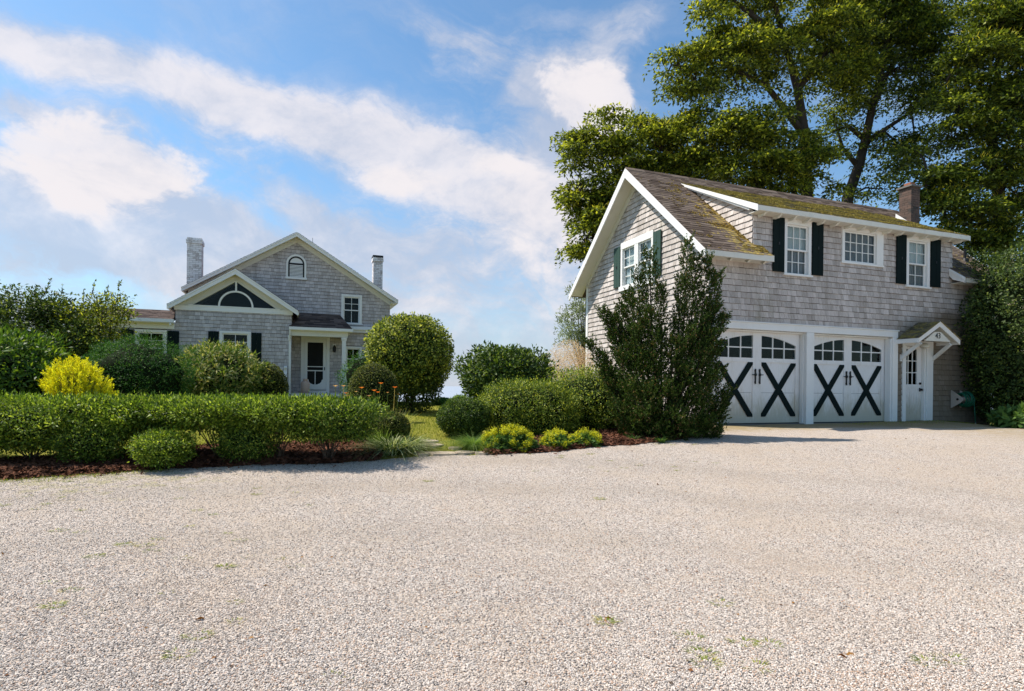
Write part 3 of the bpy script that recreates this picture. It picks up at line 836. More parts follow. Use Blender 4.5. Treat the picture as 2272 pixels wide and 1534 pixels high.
def garage_door(c):
    b = .145; z0, z1 = ZB + .045, 2.70; h = 1.325; x0, x1 = c - h, c + h
    zp0, zp1, zr1 = .69, 1.99, 2.09
    def arch(a): return 2.63 - .155 * (a - c) ** 2
    st = .135; cs = .13
    m = MB()
    # frame of stiles and rails around the openings
    m.box(x0, x0 + st, b, b + .05, z0, z1); m.box(x1 - st, x1, b, b + .05, z0, z1); m.box(c - cs, c + cs, b, b + .05, z0, z1)
    for L, Rr in ((x0 + st, c - cs), (c + cs, x1 - st)):
        m.box(L, Rr, b, b + .05, z0, zp0); m.box(L, Rr, b, b + .05, zp1, zr1)
        n = 14
        for k in range(n):
            a, a2 = L + (Rr - L) * k / n, L + (Rr - L) * (k + 1) / n
            m.hexa([(a, b, arch(a)), (a2, b, arch(a2)), (a2, b + .05, arch(a2)), (a, b + .05, arch(a)), (a, b, z1), (a2, b, z1), (a2, b + .05, z1), (a, b + .05, z1)])
    d = part('garage_door', m, 'door', garage)
    link('weather_strip', MB().box(x0, x1, b + .005, b + .045, ZB + .0, z0 - .002).mesh('weather_strip', 'black'), d)
    for L, Rr in ((x0 + st, c - cs), (c + cs, x1 - st)):
        am = (L + Rr) / 2
        for (q0, q1) in ((zp0, 1.26), (1.266, zp1)):
            link('panel', MB().box(L, Rr, b + .018, b + .045, q0, q1).mesh('panel', 'door'), d)
        # one brace runs through, the other is two halves
        wd = .135
        def brace(p, q):
            bb = b - .008
            dx, dzz = q[0] - p[0], q[1] - p[1]; ln = math.hypot(dx, dzz); nx, nz = -dzz / ln * wd / 2, dx / ln * wd / 2
            return (p, q, nx, nz, bb)
        def strip(mb, p, q, b0, b1, clipz=True):
            dx, dzz = q[0] - p[0], q[1] - p[1]
            hw = wd / 2 / abs(dzz / math.hypot(dx, dzz))      # half width measured along a
            poly = [(p[0] - hw, p[1]), (p[0] + hw, p[1]), (q[0] + hw, q[1]), (q[0] - hw, q[1])]
            # clip to the panel's sides
            def clip(poly, x, keep_greater):
                o = []
                for i in range(len(poly)):
                    A, B = poly[i], poly[(i + 1) % len(poly)]
                    ia, ib = (A[0] >= x) == keep_greater, (B[0] >= x) == keep_greater
                    if ia: o.append(A)
                    if ia != ib:
                        t = (x - A[0]) / (B[0] - A[0]); o.append((x, A[1] + t * (B[1] - A[1])))
                return o
            poly = clip(clip(poly, L, True), Rr, False)
            mb.prism(poly, b0, b1, 'v')
        e = .045
        mb = MB(); strip(mb, (L + e, zp1), (Rr - e, zp0), b - .012, b + .016); link('brace', mb.mesh('brace', 'green'), d)
        zm = (zp0 + zp1) / 2
        t0 = .455; t1 = .545
        P, Q = (L + e, zp0), (Rr - e, zp1)
        lerp = lambda t: (P[0] + (Q[0] - P[0]) * t, P[1] + (Q[1] - P[1]) * t)
        mb = MB(); strip(mb, P, Q, b - .008, b + .0155); link('brace', mb.mesh('brace', 'green'), d)
        # window
        g0, g1 = L + .0, Rr - .0
        mu = MB(); t = .014; zmid = zr1 + .245
        for k in (1, 2):
            x = g0 + (g1 - g0) * k / 3; mu.box(x - t, x + t, b + .008, b + .034, zr1, arch(x) + .01)
        mu.box(g0, g1, b + .010, b + .032, zmid - t, zmid + t)
        link('muntin', mu.mesh('muntin', 'white'), d)
        for k in range(3):
            xa, xb = g0 + (g1 - g0) * k / 3, g0 + (g1 - g0) * (k + 1) / 3
            link('pane', MB().box(xa, xb, b + .018, b + .022, zr1, zmid).mesh('pane', 'glass'), d)
            link('pane', MB().hexa([(xa, b + .018, zmid), (xb, b + .018, zmid), (xb, b + .022, zmid), (xa, b + .022, zmid), (xa, b + .018, max(arch(xa), zmid + .01)), (xb, b + .018, max(arch(xb), zmid + .01)), (xb, b + .022, max(arch(xb), zmid + .01)), (xa, b + .022, max(arch(xa), zmid + .01))]).mesh('pane', 'glass'), d)
    # strap handles
    for s in (-1, 1):
        x = c + s * .065
        hd = MB().box(x - .016, x + .016, b - .035, b - .018, 1.47, 1.83).box(x - .012, x + .012, b - .02, b, 1.50, 1.53).box(x - .012, x + .012, b - .02, b, 1.77, 1.80)
        hd.box(min(x, x + s * .10) - .0, max(x, x + s * .10), b - .036, b - .019, 1.68, 1.70)
        hd.lathe([(.024, 1.66), (.030, 1.69), (.024, 1.72)], x, b - .03, 8)
        link('handle', hd.mesh('handle', 'black'), d)
    return d
garage_door(1.52); garage_door(4.445)
# dark room behind the doors
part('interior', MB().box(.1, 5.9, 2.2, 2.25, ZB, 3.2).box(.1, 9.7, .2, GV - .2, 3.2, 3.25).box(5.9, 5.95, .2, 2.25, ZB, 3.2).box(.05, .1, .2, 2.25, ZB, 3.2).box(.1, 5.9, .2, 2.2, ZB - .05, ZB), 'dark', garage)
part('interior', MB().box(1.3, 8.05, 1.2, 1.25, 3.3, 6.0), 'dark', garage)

# side door with nine panes
b = .07
m = MB().box(6.18, 6.31, -.045, .1, ZB, 2.54).box(7.10, 7.34, -.045, .1, ZB, 2.54).box(6.18, 7.34, -.046, .1, 2.54, 2.68).box(7.05, 7.10, -.01, .1, ZB, 2.54)
part('door_frame', m, 'white', garage, bevel=.005)
m = MB().box(6.315, 6.38, b, b + .04, ZB + .03, 2.535).box(6.87, 7.045, b, b + .04, ZB + .03, 2.535).box(6.38, 6.87, b, b + .04, 2.46, 2.535).box(6.38, 6.87, b + .012, b + .04, ZB + .22, 1.42)
m.box(6.38, 6.87, b, b + .04, ZB + .03, ZB + .22).box(6.38, 6.87, b, b + .04, 1.40, 1.52)
for x in (6.40, 6.64): m.box(x + .02, x + .19, b + .004, b + .013, .82, 1.34)
m.box(6.605, 6.645, b, b + .04, ZB + .22, 1.40)
sd = part('side_door', m, 'door', garage)
mu = MB()
for k in (1, 2): x = 6.38 + .49 * k / 3; mu.box(x - .011, x + .011, b + .006, b + .03, 1.52, 2.46)
for k in (1, 2): z = 1.52 + .94 * k / 3; mu.box(6.38, 6.87, b + .008, b + .028, z - .011, z + .011)
link('muntin', mu.mesh('muntin', 'white'), sd)
for i in range(3):
    for j in range(3): link('pane', MB().box(6.38 + .1633 * i, 6.38 + .1633 * (i + 1), b + .016, b + .020, 1.52 + .3133 * j, 1.52 + .3133 * (j + 1)).mesh('pane', 'glass'), sd)
link('knob', MB().tube([(6.98, b, 1.38), (6.98, b - .03, 1.38), (6.98, b - .04, 1.38), (6.98, b - .075, 1.38)], [.012, .014, .034, .028], 12).box(6.955, 7.005, b - .008, b, 1.33, 1.43).mesh('knob', 'black', True), sd)
link('deadbolt', MB().tube([(6.98, b, 1.545), (6.98, b - .03, 1.545)], .030, 12).mesh('deadbolt', 'black'), sd)
link('kick_plate', MB().box(6.32, 7.04, b - .006, b, ZB + .03, ZB + .06).mesh('kick_plate', 'metal'), sd)
part('door_step', MB().box(6.15, 7.40, -.28, .2, ZB - .25, ZB + .01), 'mortar', garage)
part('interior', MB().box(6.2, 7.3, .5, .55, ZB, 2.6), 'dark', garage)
# small gabled canopy, number 43
cu_, ce, cz0, cz1, cv = 6.72, .76, 2.70, 3.14, -.62
can = part('canopy', MB().prism([(cu_ - ce, cz0), (cu_, cz1), (cu_ + ce, cz0), (cu_ + ce - .02, cz0 - .05), (cu_, cz1 - .06), (cu_ - ce + .02, cz0 - .05)], cv + .03, -.002, 'v'), 'cream', garage)
mt = MB()
for s in (-1, 1):
    slope_tiles(mt, (cu_ + s * (ce + .03), cv - .03, cz0 - .012), (0, 1, 0), (-s * ce, 0, cz1 - cz0), .65, math.hypot(ce + .03, cz1 - cz0) + .0, .085, .22, t=.014)
link('roof_shingle', mt.mesh('roof_shingle', 'roofmoss'), can, 'stuff')
m = MB()
for s in (-1, 1):
    m.prism([(cu_ + s * (ce + .02), cz0 - .01), (cu_, cz1 + .01), (cu_, cz1 - .13), (cu_ + s * (ce + .02), cz0 - .135)], cv - .0, cv + .028, 'v')
    m.box(cu_ + s * (ce + .02) - .015, cu_ + s * (ce + .02) + .015, cv + .03, -.01, cz0 - .13, cz0 - .02)
link('fascia', m.mesh('fascia', 'white'), can)
ped = link('pediment', MB().prism([(cu_ - .43, cz0 - .03), (cu_ + .43, cz0 - .03), (cu_ + .12, cz0 + .17), (cu_ - .12, cz0 + .17)], cv + .05, cv + .08, 'v').box(cu_ - .46, cu_ + .46, cv + .045, cv + .09, cz0 - .07, cz0 - .031).mesh('pediment', 'cream'), can)
for s in (-1, 1):
    m = MB().bar((cu_ + s * .60, -.03, 2.20), (cu_ + s * .56, cv + .10, cz0 - .12), .05, .085, (0, 0, 1)).box(cu_ + s * .60 - .03, cu_ + s * .60 + .03, -.045, -.02, 2.12, 2.30)
    link('bracket', m.mesh('bracket', 'white'), can)
tcu = bpy.data.curves.new('house_number', 'FONT'); tcu.body = '43'; tcu.size = .20; tcu.extrude = .004; tcu.align_x = 'CENTER'; tcu.offset = .0
tob = bpy.data.objects.new('tmp', tcu); COL.objects.link(tob)
dg = bpy.context.evaluated_depsgraph_get(); tme = bpy.data.meshes.new_from_object(tob.evaluated_get(dg)); bpy.data.objects.remove(tob)
tme.materials.clear(); tme.materials.append(M['black']); tme.name = 'house_number'
hn = link('house_number', tme, can); hn.location = (cu_, cv + .044, cz0 + .005); hn.rotation_euler = (R(90), 0, 0)
part('porch_light', MB().lathe([(.03, 2.62), (.10, 2.56), (.11, 2.50), (.05, 2.47)], 6.80, -.18, 14), 'cream', garage)

# windows and shutters
window(garage, 2.14, 2.98, 4.13, 5.40, cols=3, up=2, lo=2, cw=.085, headtop=5.56, blind=('curtain', 'blind'))
window(garage, 4.00, 5.43, 4.58, 5.44, cols=5, up=3, lo=0, cw=.085, headtop=5.56, cwr=.24, blind=('blind', 'blind'), sill=False)
part('window_apron', MB().box(3.98, 5.45, -.05, 0, 4.53, 4.579), 'white', garage)
window(garage, 6.28, 7.17, 4.13, 5.42, cols=2, up=2, lo=2, cw=.095, headtop=5.56, blind=('curtain', 'blind'))
for a, b_ in ((1.78, 2.12), (3.01, 3.35), (5.90, 6.25), (7.20, 7.57)): shutter(garage, a, b_, 4.15, 5.49)
q = -math.pi / 2
window(garage, -3.83, -3.02, 4.25, 5.40, rz=q, cols=2, up=2, lo=2, cw=.09, headtop=5.50, blind=('curtain', 'curtain'), sill=False)
window(garage, -3.01, -2.20, 4.25, 5.40, rz=q, cols=2, up=2, lo=2, cw=.09, headtop=5.50, blind=('curtain', 'curtain'), sill=False)
part('window_apron', MB().box(-3.9, -2.14, -.06, 0, 4.12, 4.249), 'white', garage, q)
for a, b_ in ((-4.19, -3.85), (-2.18, -1.84)): shutter(garage, a, b_, 4.26, 5.42, mat='green2', rz=q)

# hose reel on the garage wall
cT, sT = math.cos(TH), math.sin(TH)
def gw(u_, v_, z): return (GX + u_ * cT - v_ * sT, GY + u_ * sT + v_ * cT, z)
hr = thing('hose_reel', 'green garden hose coiled on a beige wall-mounted reel right of the small door', 'hose reel', gw(8.05, -.02, 1.13), TH)
for x in (0.0, .36):
    m = MB().prism([(-.02, .24), (-.04, .24), (-.28, .07), (-.34, .0), (-.28, -.09), (-.04, -.24), (-.02, -.24)], x, x + .02, 'u')
    link('side_plate', m.mesh('side_plate', 'plastic'), hr)
link('hub', MB().tube([(-.012, -.20, 0), (-.001, -.20, 0)], .032, 12).mesh('hub', 'black'), hr)
link('drum', MB().tube([(.02, -.24, 0), (.36, -.24, 0)], .07, 14).mesh('drum', 'plastic'), hr)
coil = []
for k in range(330):
    t = k / 330; a = 2 * math.pi * 11 * t; rr = .165 + .012 * math.sin(k * .37) + .03 * math.sin(t * 9)
    coil.append((.03 + .30 * (abs((t * 2.5) % 2 - 1)), -.25 + math.cos(a) * rr, math.sin(a) * rr))
link('hose', MB().tube(coil + [(.30, -.43, -.1), (.32, -.44, -.4), (.33, -.45, -.66)], .013, 6).mesh('hose', 'hose', True), hr)
link('nozzle', MB().tube([(.33, -.45, -.62), (.33, -.45, -.76), (.33, -.45, -.79)], [.014, .02, .026], 8).mesh('nozzle', 'metal'), hr)

# ================================================================== HOUSE
HP = at(690, 868, 22.5)
HX, HY, HB = float(HP[0]), float(HP[1]), 0.55
house = thing('house', 'grey shingled cottage with white gables, fan window and small front porch', 'house', (HX, HY, HB), TH, zframe=True)
RS, RC, RZ = .613, -.57, 7.05        # main roof slope, ridge position, ridge height
def h_rng(z):
    hf = (RZ - .22 - z) / RS
    if hf < .12: return None
    return (max(-4.15, RC - hf), min(2.97, RC + hf))
ops_h = [(-.38, .67, .9, 3.20), (1.08, 1.87, 3.71, 4.89), (-.93, -.22, 5.36, 5.95), (-.86, -.29, 5.95, 6.10), (-.74, -.40, 6.1, 6.18), (1.22, 1.88, 1.9, 2.87), (-5, -.76, 0, 3.6)]
E = .128
wm, tm = wall('wall', house, h_rng, HB - .1, 6.8, ops_h, E, 0, wmin=.08, wmax=.2)
m = MB(); tile_join(m, tm, 0, E); link('shingle', m.mesh('shingle', 'shingle2'), wm, 'stuff')
WV = -1.3
def w_rng(z): return (-7.4, -.72) if z < 3.42 else (-4.38, -.72)
ops_w = [(-3.04, -2.04, 1.9, 3.18), (-5.55, -4.62, 1.9, 3.14)]
ww, tw_ = wall('wall', house, w_rng, HB - .1, 3.83, ops_w, E, 0, b=WV, wmin=.08, wmax=.2)
m = MB(); tile_join(m, tw_, WV, E); link('shingle', m.mesh('shingle', 'shingle2'), ww, 'stuff')
ws, tsd = wall('wall', house, lambda z: (.02, 1.28), HB - .1, 3.83, [], E, math.pi / 2, b=.72, wmin=.08, wmax=.2)
ws.location.y = 0
# side wall of the wing facing the porch: rotate +90 so a runs along +v
ws.rotation_euler = (0, 0, math.pi / 2); ws.location = (0, WV, -HB)
m = MB(); tile_join(m, tsd, .72, E); link('shingle', m.mesh('shingle', 'shingle2'), ws, 'stuff')
part('wall', MB().box(-4.15, 2.97, 7.9, 8.0, HB - .3, 4.6).box(-4.15, -4.07, .09, 7.9, HB - .3, 4.6).box(2.89, 2.97, .09, 7.9, HB - .3, 4.6), 'shingle2', house)
part('wall', MB().prism([(-4.1, 4.6), (2.9, 4.6), (RC, 6.8)], 7.92, 7.98, 'v'), 'shingle2', house)
part('wall', MB().box(-7.4, -7.3, WV + .09, 1.0, HB - .3, 3.3).box(-7.3, -4.16, .92, 1.0, HB - .3, 3.3).box(-4.38, -4.30, WV + .09, -.01, 3.3, 4.0), 'shingle2', house)
# main roof
def hz_(u_): return RZ - RS * abs(u_ - RC)
m = MB()
V0, V1 = -.40, 8.3
for s, ue in ((-1, -4.34), (1, 3.20)):
    slab(m, (ue, V0, hz_(ue)), (RC, V0, hz_(RC)), (RC, V1, hz_(RC)), (ue, V1, hz_(ue)), .09)
hr_ = part('roof', m, 'roofhouse', house)
mt = MB(); Ls = math.hypot(3.75, 3.75 * RS)
slope_tiles(mt, (-4.37, V0 - .02, hz_(-4.37)), (0, 1, 0), (1, 0, RS), 8.7, Ls + .03, .13, .3)
slope_tiles(mt, (3.23, V0 - .02, hz_(3.23)), (0, 1, 0), (-1, 0, RS), 8.7, Ls + .03, .13, .3)
link('roof_shingle', mt.mesh('roof_shingle', 'roofhouse'), hr_, 'stuff')
def gable_trim(parent, rc, rz, slope, ul, ur, vf, vw, hb, white='white', frieze=.16, sof=.10):
    f = lambda u_: rz - slope * abs(u_ - rc)
    m = MB()
    for ue in (ul, ur):
        m.prism([(ue, f(ue) - .01), (rc, rz - .01), (rc, rz - hb), (ue, f(ue) - hb * .92)], vf - .035, vf, 'v')
        m.prism([(ue, f(ue) - .012), (rc, rz - .012), (rc, rz - .06), (ue, f(ue) - .06)], vf - .055, vf - .036, 'v')
    part('rake_board', m, white, parent)
    m = MB()
    for ue in (ul, ur):
        m.prism([(ue, f(ue) - sof), (rc, rz - sof), (rc, rz - sof - .03), (ue, f(ue) - sof - .03)], vf + .001, vw - .001, 'v')
        i = .14 if ue < rc else -.14
        m.prism([(ue + i, f(ue + i) - sof - .03), (rc, rz - sof - .03), (rc, rz - sof - .03 - frieze * 1.18), (ue + i, f(ue + i) - sof - .03 - frieze * 1.18)], vw - .04, vw - .002, 'v')
    part('soffit', m, 'cream', parent)
gable_trim(house, RC, RZ, RS, -4.34, 3.20, -.40, 0.0, .17)
m = MB().box(3.17, 3.23, V0, V1, hz_(3.2) - .14, hz_(3.2) - .02).box(2.97, 3.17, V0, V1, hz_(3.2) - .14, hz_(3.2) - .12).box(-4.37, -4.31, V0, V1, hz_(3.2) - .14, hz_(3.2) - .02)
part('gutter', m, 'white', house)
part('lightning_rod', MB().tube([(.05, 2, 6.6), (.05, 2, 7.45)], .012, 5), 'metal', house)
# wing roof
WS, WC, WZ = .655, -2.53, 5.30
wz = lambda u_: WZ - WS * abs(u_ - WC)
m = MB()
for ue in (-4.56, -.50): slab(m, (ue, WV - .32, wz(ue)), (WC, WV - .32, WZ), (WC, -.02, WZ), (ue, -.02, wz(ue)), .09)
wr = part('wing_roof', m, 'roofhouse', house)
mt = MB(); Ls = math.hypot(2.03, 2.03 * WS)
slope_tiles(mt, (-4.59, WV - .34, wz(-4.59)), (0, 1, 0), (1, 0, WS), 1.62, Ls + .03, .13, .3)
slope_tiles(mt, (-.47, WV - .34, wz(-.47)), (0, 1, 0), (-1, 0, WS), 1.62, Ls + .03, .13, .3)
link('roof_shingle', mt.mesh('roof_shingle', 'roofhouse'), wr, 'stuff')
gable_trim(house, WC, WZ, WS, -4.56, -.50, WV - .32, WV, .20, frieze=.0001)
m = MB().box(-.53, -.47, WV - .3, -.02, wz(-.5) - .15, wz(-.5) - .02).box(-4.59, -4.53, WV - .3, -.02, wz(-.5) - .15, wz(-.5) - .02)
part('gutter', m, 'white', house)
# pediment with the fan window
tl, tr_, tt = (-3.90, 4.0), (-1.20, 4.0), (WC, 4.90)
ol, orr, ot = (-4.40, 3.985), (-.70, 3.985), (WC, 5.20)
m = MB(); b0, b1 = WV - .02, WV + .10
m.prism([(ol[0], 3.985), (tl[0], 4.0), tt, ot], b0, b1, 'v'); m.prism([tt, tr_, (orr[0], 3.985), ot], b0, b1, 'v')
part('pediment', m, 'cream', house)
m = MB().box(-4.42, -.68, WV - .05, WV + .1, 3.83, 3.985).box(-4.0, -1.1, WV - .065, WV - .02, 3.986, 4.02)
part('frieze_board', m, 'white', house)
fw = part('window', MB().prism([(tl[0] - .08, 4.0), (tl[0], 4.03), (WC, 4.90), (WC, 4.955)], WV - .045, WV - .021, 'v').prism([(WC, 4.955), (WC, 4.90), (tr_[0], 4.03), (tr_[0] + .08, 4.0)], WV - .045, WV - .021, 'v'), 'cream', house)
fw['label'] = 'dark triangular gable window with white half-round bar'
r_ = .50; ar = [(WC + r_ * math.cos(t), 4.02 + r_ * math.sin(t)) for t in np.linspace(0, math.pi, 21)]
m = MB()
for i in range(20):
    (a0, z0), (a1, z1) = ar[i], ar[i + 1]; k = 1.12
    e = lambda a, z: (WC + (a - WC) * k, 4.02 + (z - 4.02) * k)
    q0, q1 = e(a0, z0), e(a1, z1)
    m.prism([(a0, z0), q0, q1, (a1, z1)], WV - .05, WV - .01, 'v')
m.box(WC - .028, WC + .028, WV - .05, WV - .01, 4.02 + r_ * 1.1, 4.90)
link('muntin', m.mesh('muntin', 'white'), fw)
link('pane', MB().prism(ar, WV + .0, WV + .005, 'v').mesh('pane', 'glass'), fw)
la = [(WC + .53 * math.cos(t), 4.02 + .53 * math.sin(t)) for t in np.linspace(math.pi, math.pi / 2, 9)]
link('pane', MB().prism([(tl[0], 4.02)] + la + [(WC, 4.89)], WV + .001, WV + .006, 'v').mesh('pane', 'glass'), fw)
la = [(WC + .53 * math.cos(t), 4.02 + .53 * math.sin(t)) for t in np.linspace(math.pi / 2, 0, 9)]
link('pane', MB().prism(la + [(tr_[0], 4.02), (WC, 4.89)], WV + .001, WV + .006, 'v').mesh('pane', 'glass'), fw)
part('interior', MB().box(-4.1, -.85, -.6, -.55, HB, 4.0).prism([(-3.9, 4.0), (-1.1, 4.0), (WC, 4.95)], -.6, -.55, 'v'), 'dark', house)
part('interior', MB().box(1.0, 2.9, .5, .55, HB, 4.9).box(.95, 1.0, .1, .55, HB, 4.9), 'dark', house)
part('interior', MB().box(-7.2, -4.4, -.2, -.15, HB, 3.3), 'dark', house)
# annex roof
m = MB(); slab(m, (-7.7, WV - .34, 3.46), (-4.40, WV - .34, 3.46), (-4.40, .75, 3.98), (-6.6, .75, 3.98), .08)
ax = part('annex_roof', m, 'roofhouse', house)
mt = MB(); slope_tiles(mt, (-7.7, WV - .36, 3.455), (1, 0, 0), (0, 1, .249), 3.3, 2.15, .13, .3, clip=lambda s: (.5 * s, 3.3))
link('roof_shingle', mt.mesh('roof_shingle', 'roofhouse'), ax, 'stuff')
part('gutter', MB().box(-7.7, -4.36, WV - .42, WV - .34, 3.35, 3.46).box(-7.7, -4.41, WV - .34, WV - .001, 3.33, 3.375).box(-7.4, -4.40, WV - .05, WV, 3.16, 3.33).tube([(-4.46, WV - .40, 3.33), (-4.46, WV - .40, 3.26), (-4.46, WV - .06, 3.1), (-4.46, WV - .06, .7)][:2], .03, 8), 'white', house)
# windows
window(house, -3.04, -2.04, 1.98, 3.18, b=WV, cols=2, up=2, lo=2, cw=.09)
for a, b_ in ((-3.38, -3.06), (-2.02, -1.70)): shutter(house, a, b_, 1.9, 3.14, b=WV, hook=False)
window(house, -5.55, -4.62, 1.98, 3.12, b=WV, cols=2, up=2, lo=2, cw=.09)
shutter(house, -4.60, -4.26, 1.85, 3.10, b=WV, hook=False); shutter(house, -5.92, -5.58, 1.85, 3.10, b=WV, hook=False)
window(house, 1.08, 1.87, 3.76, 4.89, cols=2, up=2, lo=1, cw=.095)
window(house, 1.22, 1.88, 1.95, 2.86, cols=2, up=1, lo=1, cw=.08)
part('pent_ledge', MB().box(1.02, 2.6, -.24, -.02, 3.50, 3.56).box(1.02, 2.6, -.20, -.02, 3.56, 3.63).box(1.02, 2.6, -.16, -.02, 3.40, 3.50), 'white', house)
# arched vent
vc = -.575; vr = .30
arc = [(vc + vr * math.cos(t), 5.92 + vr * math.sin(t)) for t in np.linspace(0, math.pi, 17)]
def ring(mb, r0, r1, zb, b0, b1):
    A = [(vc + r0 * math.cos(t), 5.92 + r0 * math.sin(t)) for t in np.linspace(0, math.pi, 17)]
    B = [(vc + r1 * math.cos(t), 5.92 + r1 * math.sin(t)) for t in np.linspace(0, math.pi, 17)]
    for i in range(16): mb.prism([A[i], B[i], B[i + 1], A[i + 1]], b0, b1, 'v')
    mb.box(vc + r0, vc + r1, b0, b1, zb, 5.92); mb.box(vc - r1, vc - r0, b0, b1, zb, 5.92)
m = MB(); ring(m, .29, .36, 5.42, -.06, .03); m.box(vc - .38, vc + .38, -.07, .03, 5.34, 5.42)
vt = part('gable_vent', m, 'white', house)
m = MB(); ring(m, .235, .289, 5.421, -.04, .02); m.box(vc - .235, vc + .235, -.038, .02, 5.90, 5.955).box(vc - .26, vc + .26, .05, .06, 5.42, 6.2)
link('vent_recess', m.mesh('vent_recess', 'black'), vt)
link('vent_panel', MB().prism([(vc + .235 * math.cos(t), 5.956 + .21 * math.sin(t)) for t in np.linspace(0, math.pi, 13)], -.02, .02, 'v').mesh('vent_panel', 'white'), vt)
for k in range(9):
    z = 5.435 + k * .052
    link('louvre', MB().hexa([(vc - .235, -.035, z), (vc + .235, -.035, z), (vc + .235, .02, z + .02), (vc - .235, .02, z + .02), (vc - .235, -.035, z + .032), (vc + .235, -.035, z + .032), (vc + .235, .02, z + .045), (vc - .235, .02, z + .045)]).mesh('louvre', 'white'), vt)
# chimneys
chimney(house, -4.42, -3.93, 1.0, 1.5, HB, 6.76, 'brick_white')
hc = chimney(house, 2.42, 2.80, 1.0, 1.45, 4.4, 6.66, 'brick_white')
link('cap', MB().box(2.40, 2.82, .98, 1.47, 6.66, 6.74).mesh('cap', 'black'), hc)
# porch
PZ = 1.02
part('porch_floor', MB().box(-.71, 1.30, WV - .05, -.03, PZ - .10, PZ).box(-.66, 1.25, WV, -.03, HB - .3, PZ - .11), 'cream', house)
m = MB(); slab(m, (-.80, WV - .14, 3.40), (1.40, WV - .14, 3.40), (1.02, -.03, 4.08), (-.70, -.03, 4.08), .06)
m.hexa([(1.02, -.03, 3.36), (1.40, WV - .14, 3.35), (1.40, -.03, 3.36), (1.03, -.02, 3.36), (1.02, -.03, 4.07), (1.40, WV - .14, 3.40), (1.40, -.03, 3.40), (1.03, -.02, 4.07)])
pr = part('porch_roof', m, 'roofhouse', house)
mt = MB(); slope_tiles(mt, (-.80, WV - .16, 3.395), (1, 0, 0), (0, 1.41, .68), 2.2, 1.56, .13, .3, clip=lambda s: (.06 * s, 2.2 - .245 * s))
link('roof_shingle', mt.mesh('roof_shingle', 'roofhouse'), pr, 'stuff')
part('porch_beam', MB().box(-.72, 1.24, WV - .02, WV + .12, 3.10, 3.33).box(-.72, 1.34, WV + .12, -.03, 3.24, 3.27).box(1.10, 1.24, WV + .12, -.03, 3.10, 3.24), 'cream', house)
part('gutter', MB().box(-.80, 1.42, WV - .22, WV - .14, 3.30, 3.40).box(-.78, 1.40, WV - .14, WV - .02, 3.28, 3.31), 'white', house)
m = MB().box(1.04, 1.18, WV - .01, WV + .13, PZ, 3.10).box(1.01, 1.21, WV - .04, WV + .16, 3.02, 3.09).box(1.02, 1.20, WV - .03, WV + .15, 2.98, 3.02)
part('porch_post', m, 'white', house, bevel=.006)
part('porch_post', MB().box(-.80, -.725, WV - .06, WV - .021, HB, 3.14).box(-.83, -.722, WV - .09, WV - .02, 3.02, 3.10), 'white', house)
part('downpipe', MB().tube([(-.76, WV - .16, 3.30), (-.76, WV - .16, 3.16), (-.78, WV - .10, 3.02), (-.80, WV - .10, 2.9)], .035, 8), 'cream', house)
for x in (-.90, 1.20):
    rl = part('step_railing', MB().box(x - .07, x + .07, WV - .38, WV - .24, HB - .1, 1.42).box(x - .09, x + .09, WV - .40, WV - .22, 1.42, 1.47)
              .box(x - .04, x + .04, WV - .30, WV - .05, 1.90, 1.95).bar((x, WV - .05, 1.98), (x, WV - .33, 1.50), .10, .05).box(x - .05, x + .05, WV - .09, WV - .0, 1.0, 1.98), 'white', house)
for k in range(3): part('porch_step', MB().box(-.66, 1.12, WV - .32 - .3 * k, WV - .03 - .3 * k, HB - .2, PZ - .15 * (k + 1)), 'cream', house)
# screen door
m = MB().box(-.38, -.26, -.05, .05, PZ, 3.23).box(.55, .67, -.05, .05, PZ, 3.23).box(-.38, .67, -.051, .05, 3.10, 3.231).box(-.26, .55, -.04, .05, PZ, PZ + .10)
part('door_frame', m, 'white', house)
b = -.03; D0, D1, z0, z1 = -.255, .545, PZ + .13, 3.095
m = MB().box(D0, D0 + .115, b, b + .03, z0, z1).box(D1 - .115, D1, b, b + .03, z0, z1).box(D0 + .115, D1 - .115, b, b + .03, z1 - .13, z1).box(D0 + .115, D1 - .115, b, b + .03, z0, z0 + .20)
m.box(D0 + .115, D1 - .115, b, b + .03, 2.02, 2.05).box(D0 + .115, D1 - .115, b, b + .03, 1.86, 1.90).box((D0 + D1) / 2 - .014, (D0 + D1) / 2 + .014, b, b + .03, z0 + .2, 1.86)
for s, cx_ in ((1, D0 + .115), (-1, D1 - .115)):      # scalloped corner brackets
    pts = [(cx_, z0 + .2)] + [(cx_ + s * (.20 - .17 * math.sin(t)), z0 + .2 + (.20 - .17 * math.cos(t))) for t in np.linspace(0, math.pi / 2, 7)]
    pts = [(cx_, z0 + .2), (cx_ + s * .20, z0 + .2)] + [(cx_ + s * (.20 - .155 * math.sin(t)), z0 + .22 + (.155 - .155 * math.cos(t))) for t in np.linspace(0.1, math.pi / 2, 7)] + [(cx_, z0 + .40)]
    m.prism(pts, b + .002, b + .028, 'v')
sc_ = part('screen_door', m, 'white', house)
link('screen', MB().box(D0 + .1, D1 - .1, b + .034, b + .038, z0 + .15, z1 - .1).mesh('screen', 'dark'), sc_)
link('handle', MB().box(.47, .50, b - .04, b - .001, 1.90, 2.02).mesh('handle', 'black'), sc_)
# lantern by the door
m = MB().box(.78, .90, -.04, -.022, 2.62, 2.92)
ln = part('wall_lantern', m, 'white', house)
link('lantern_body', MB().lathe([(.035, 2.60), (.055, 2.63), (.065, 2.80), (.02, 2.88)], .84, -.12, 6).box(.83, .85, -.12, -.04, 2.86, 2.88).mesh('lantern_body', 'black'), ln)
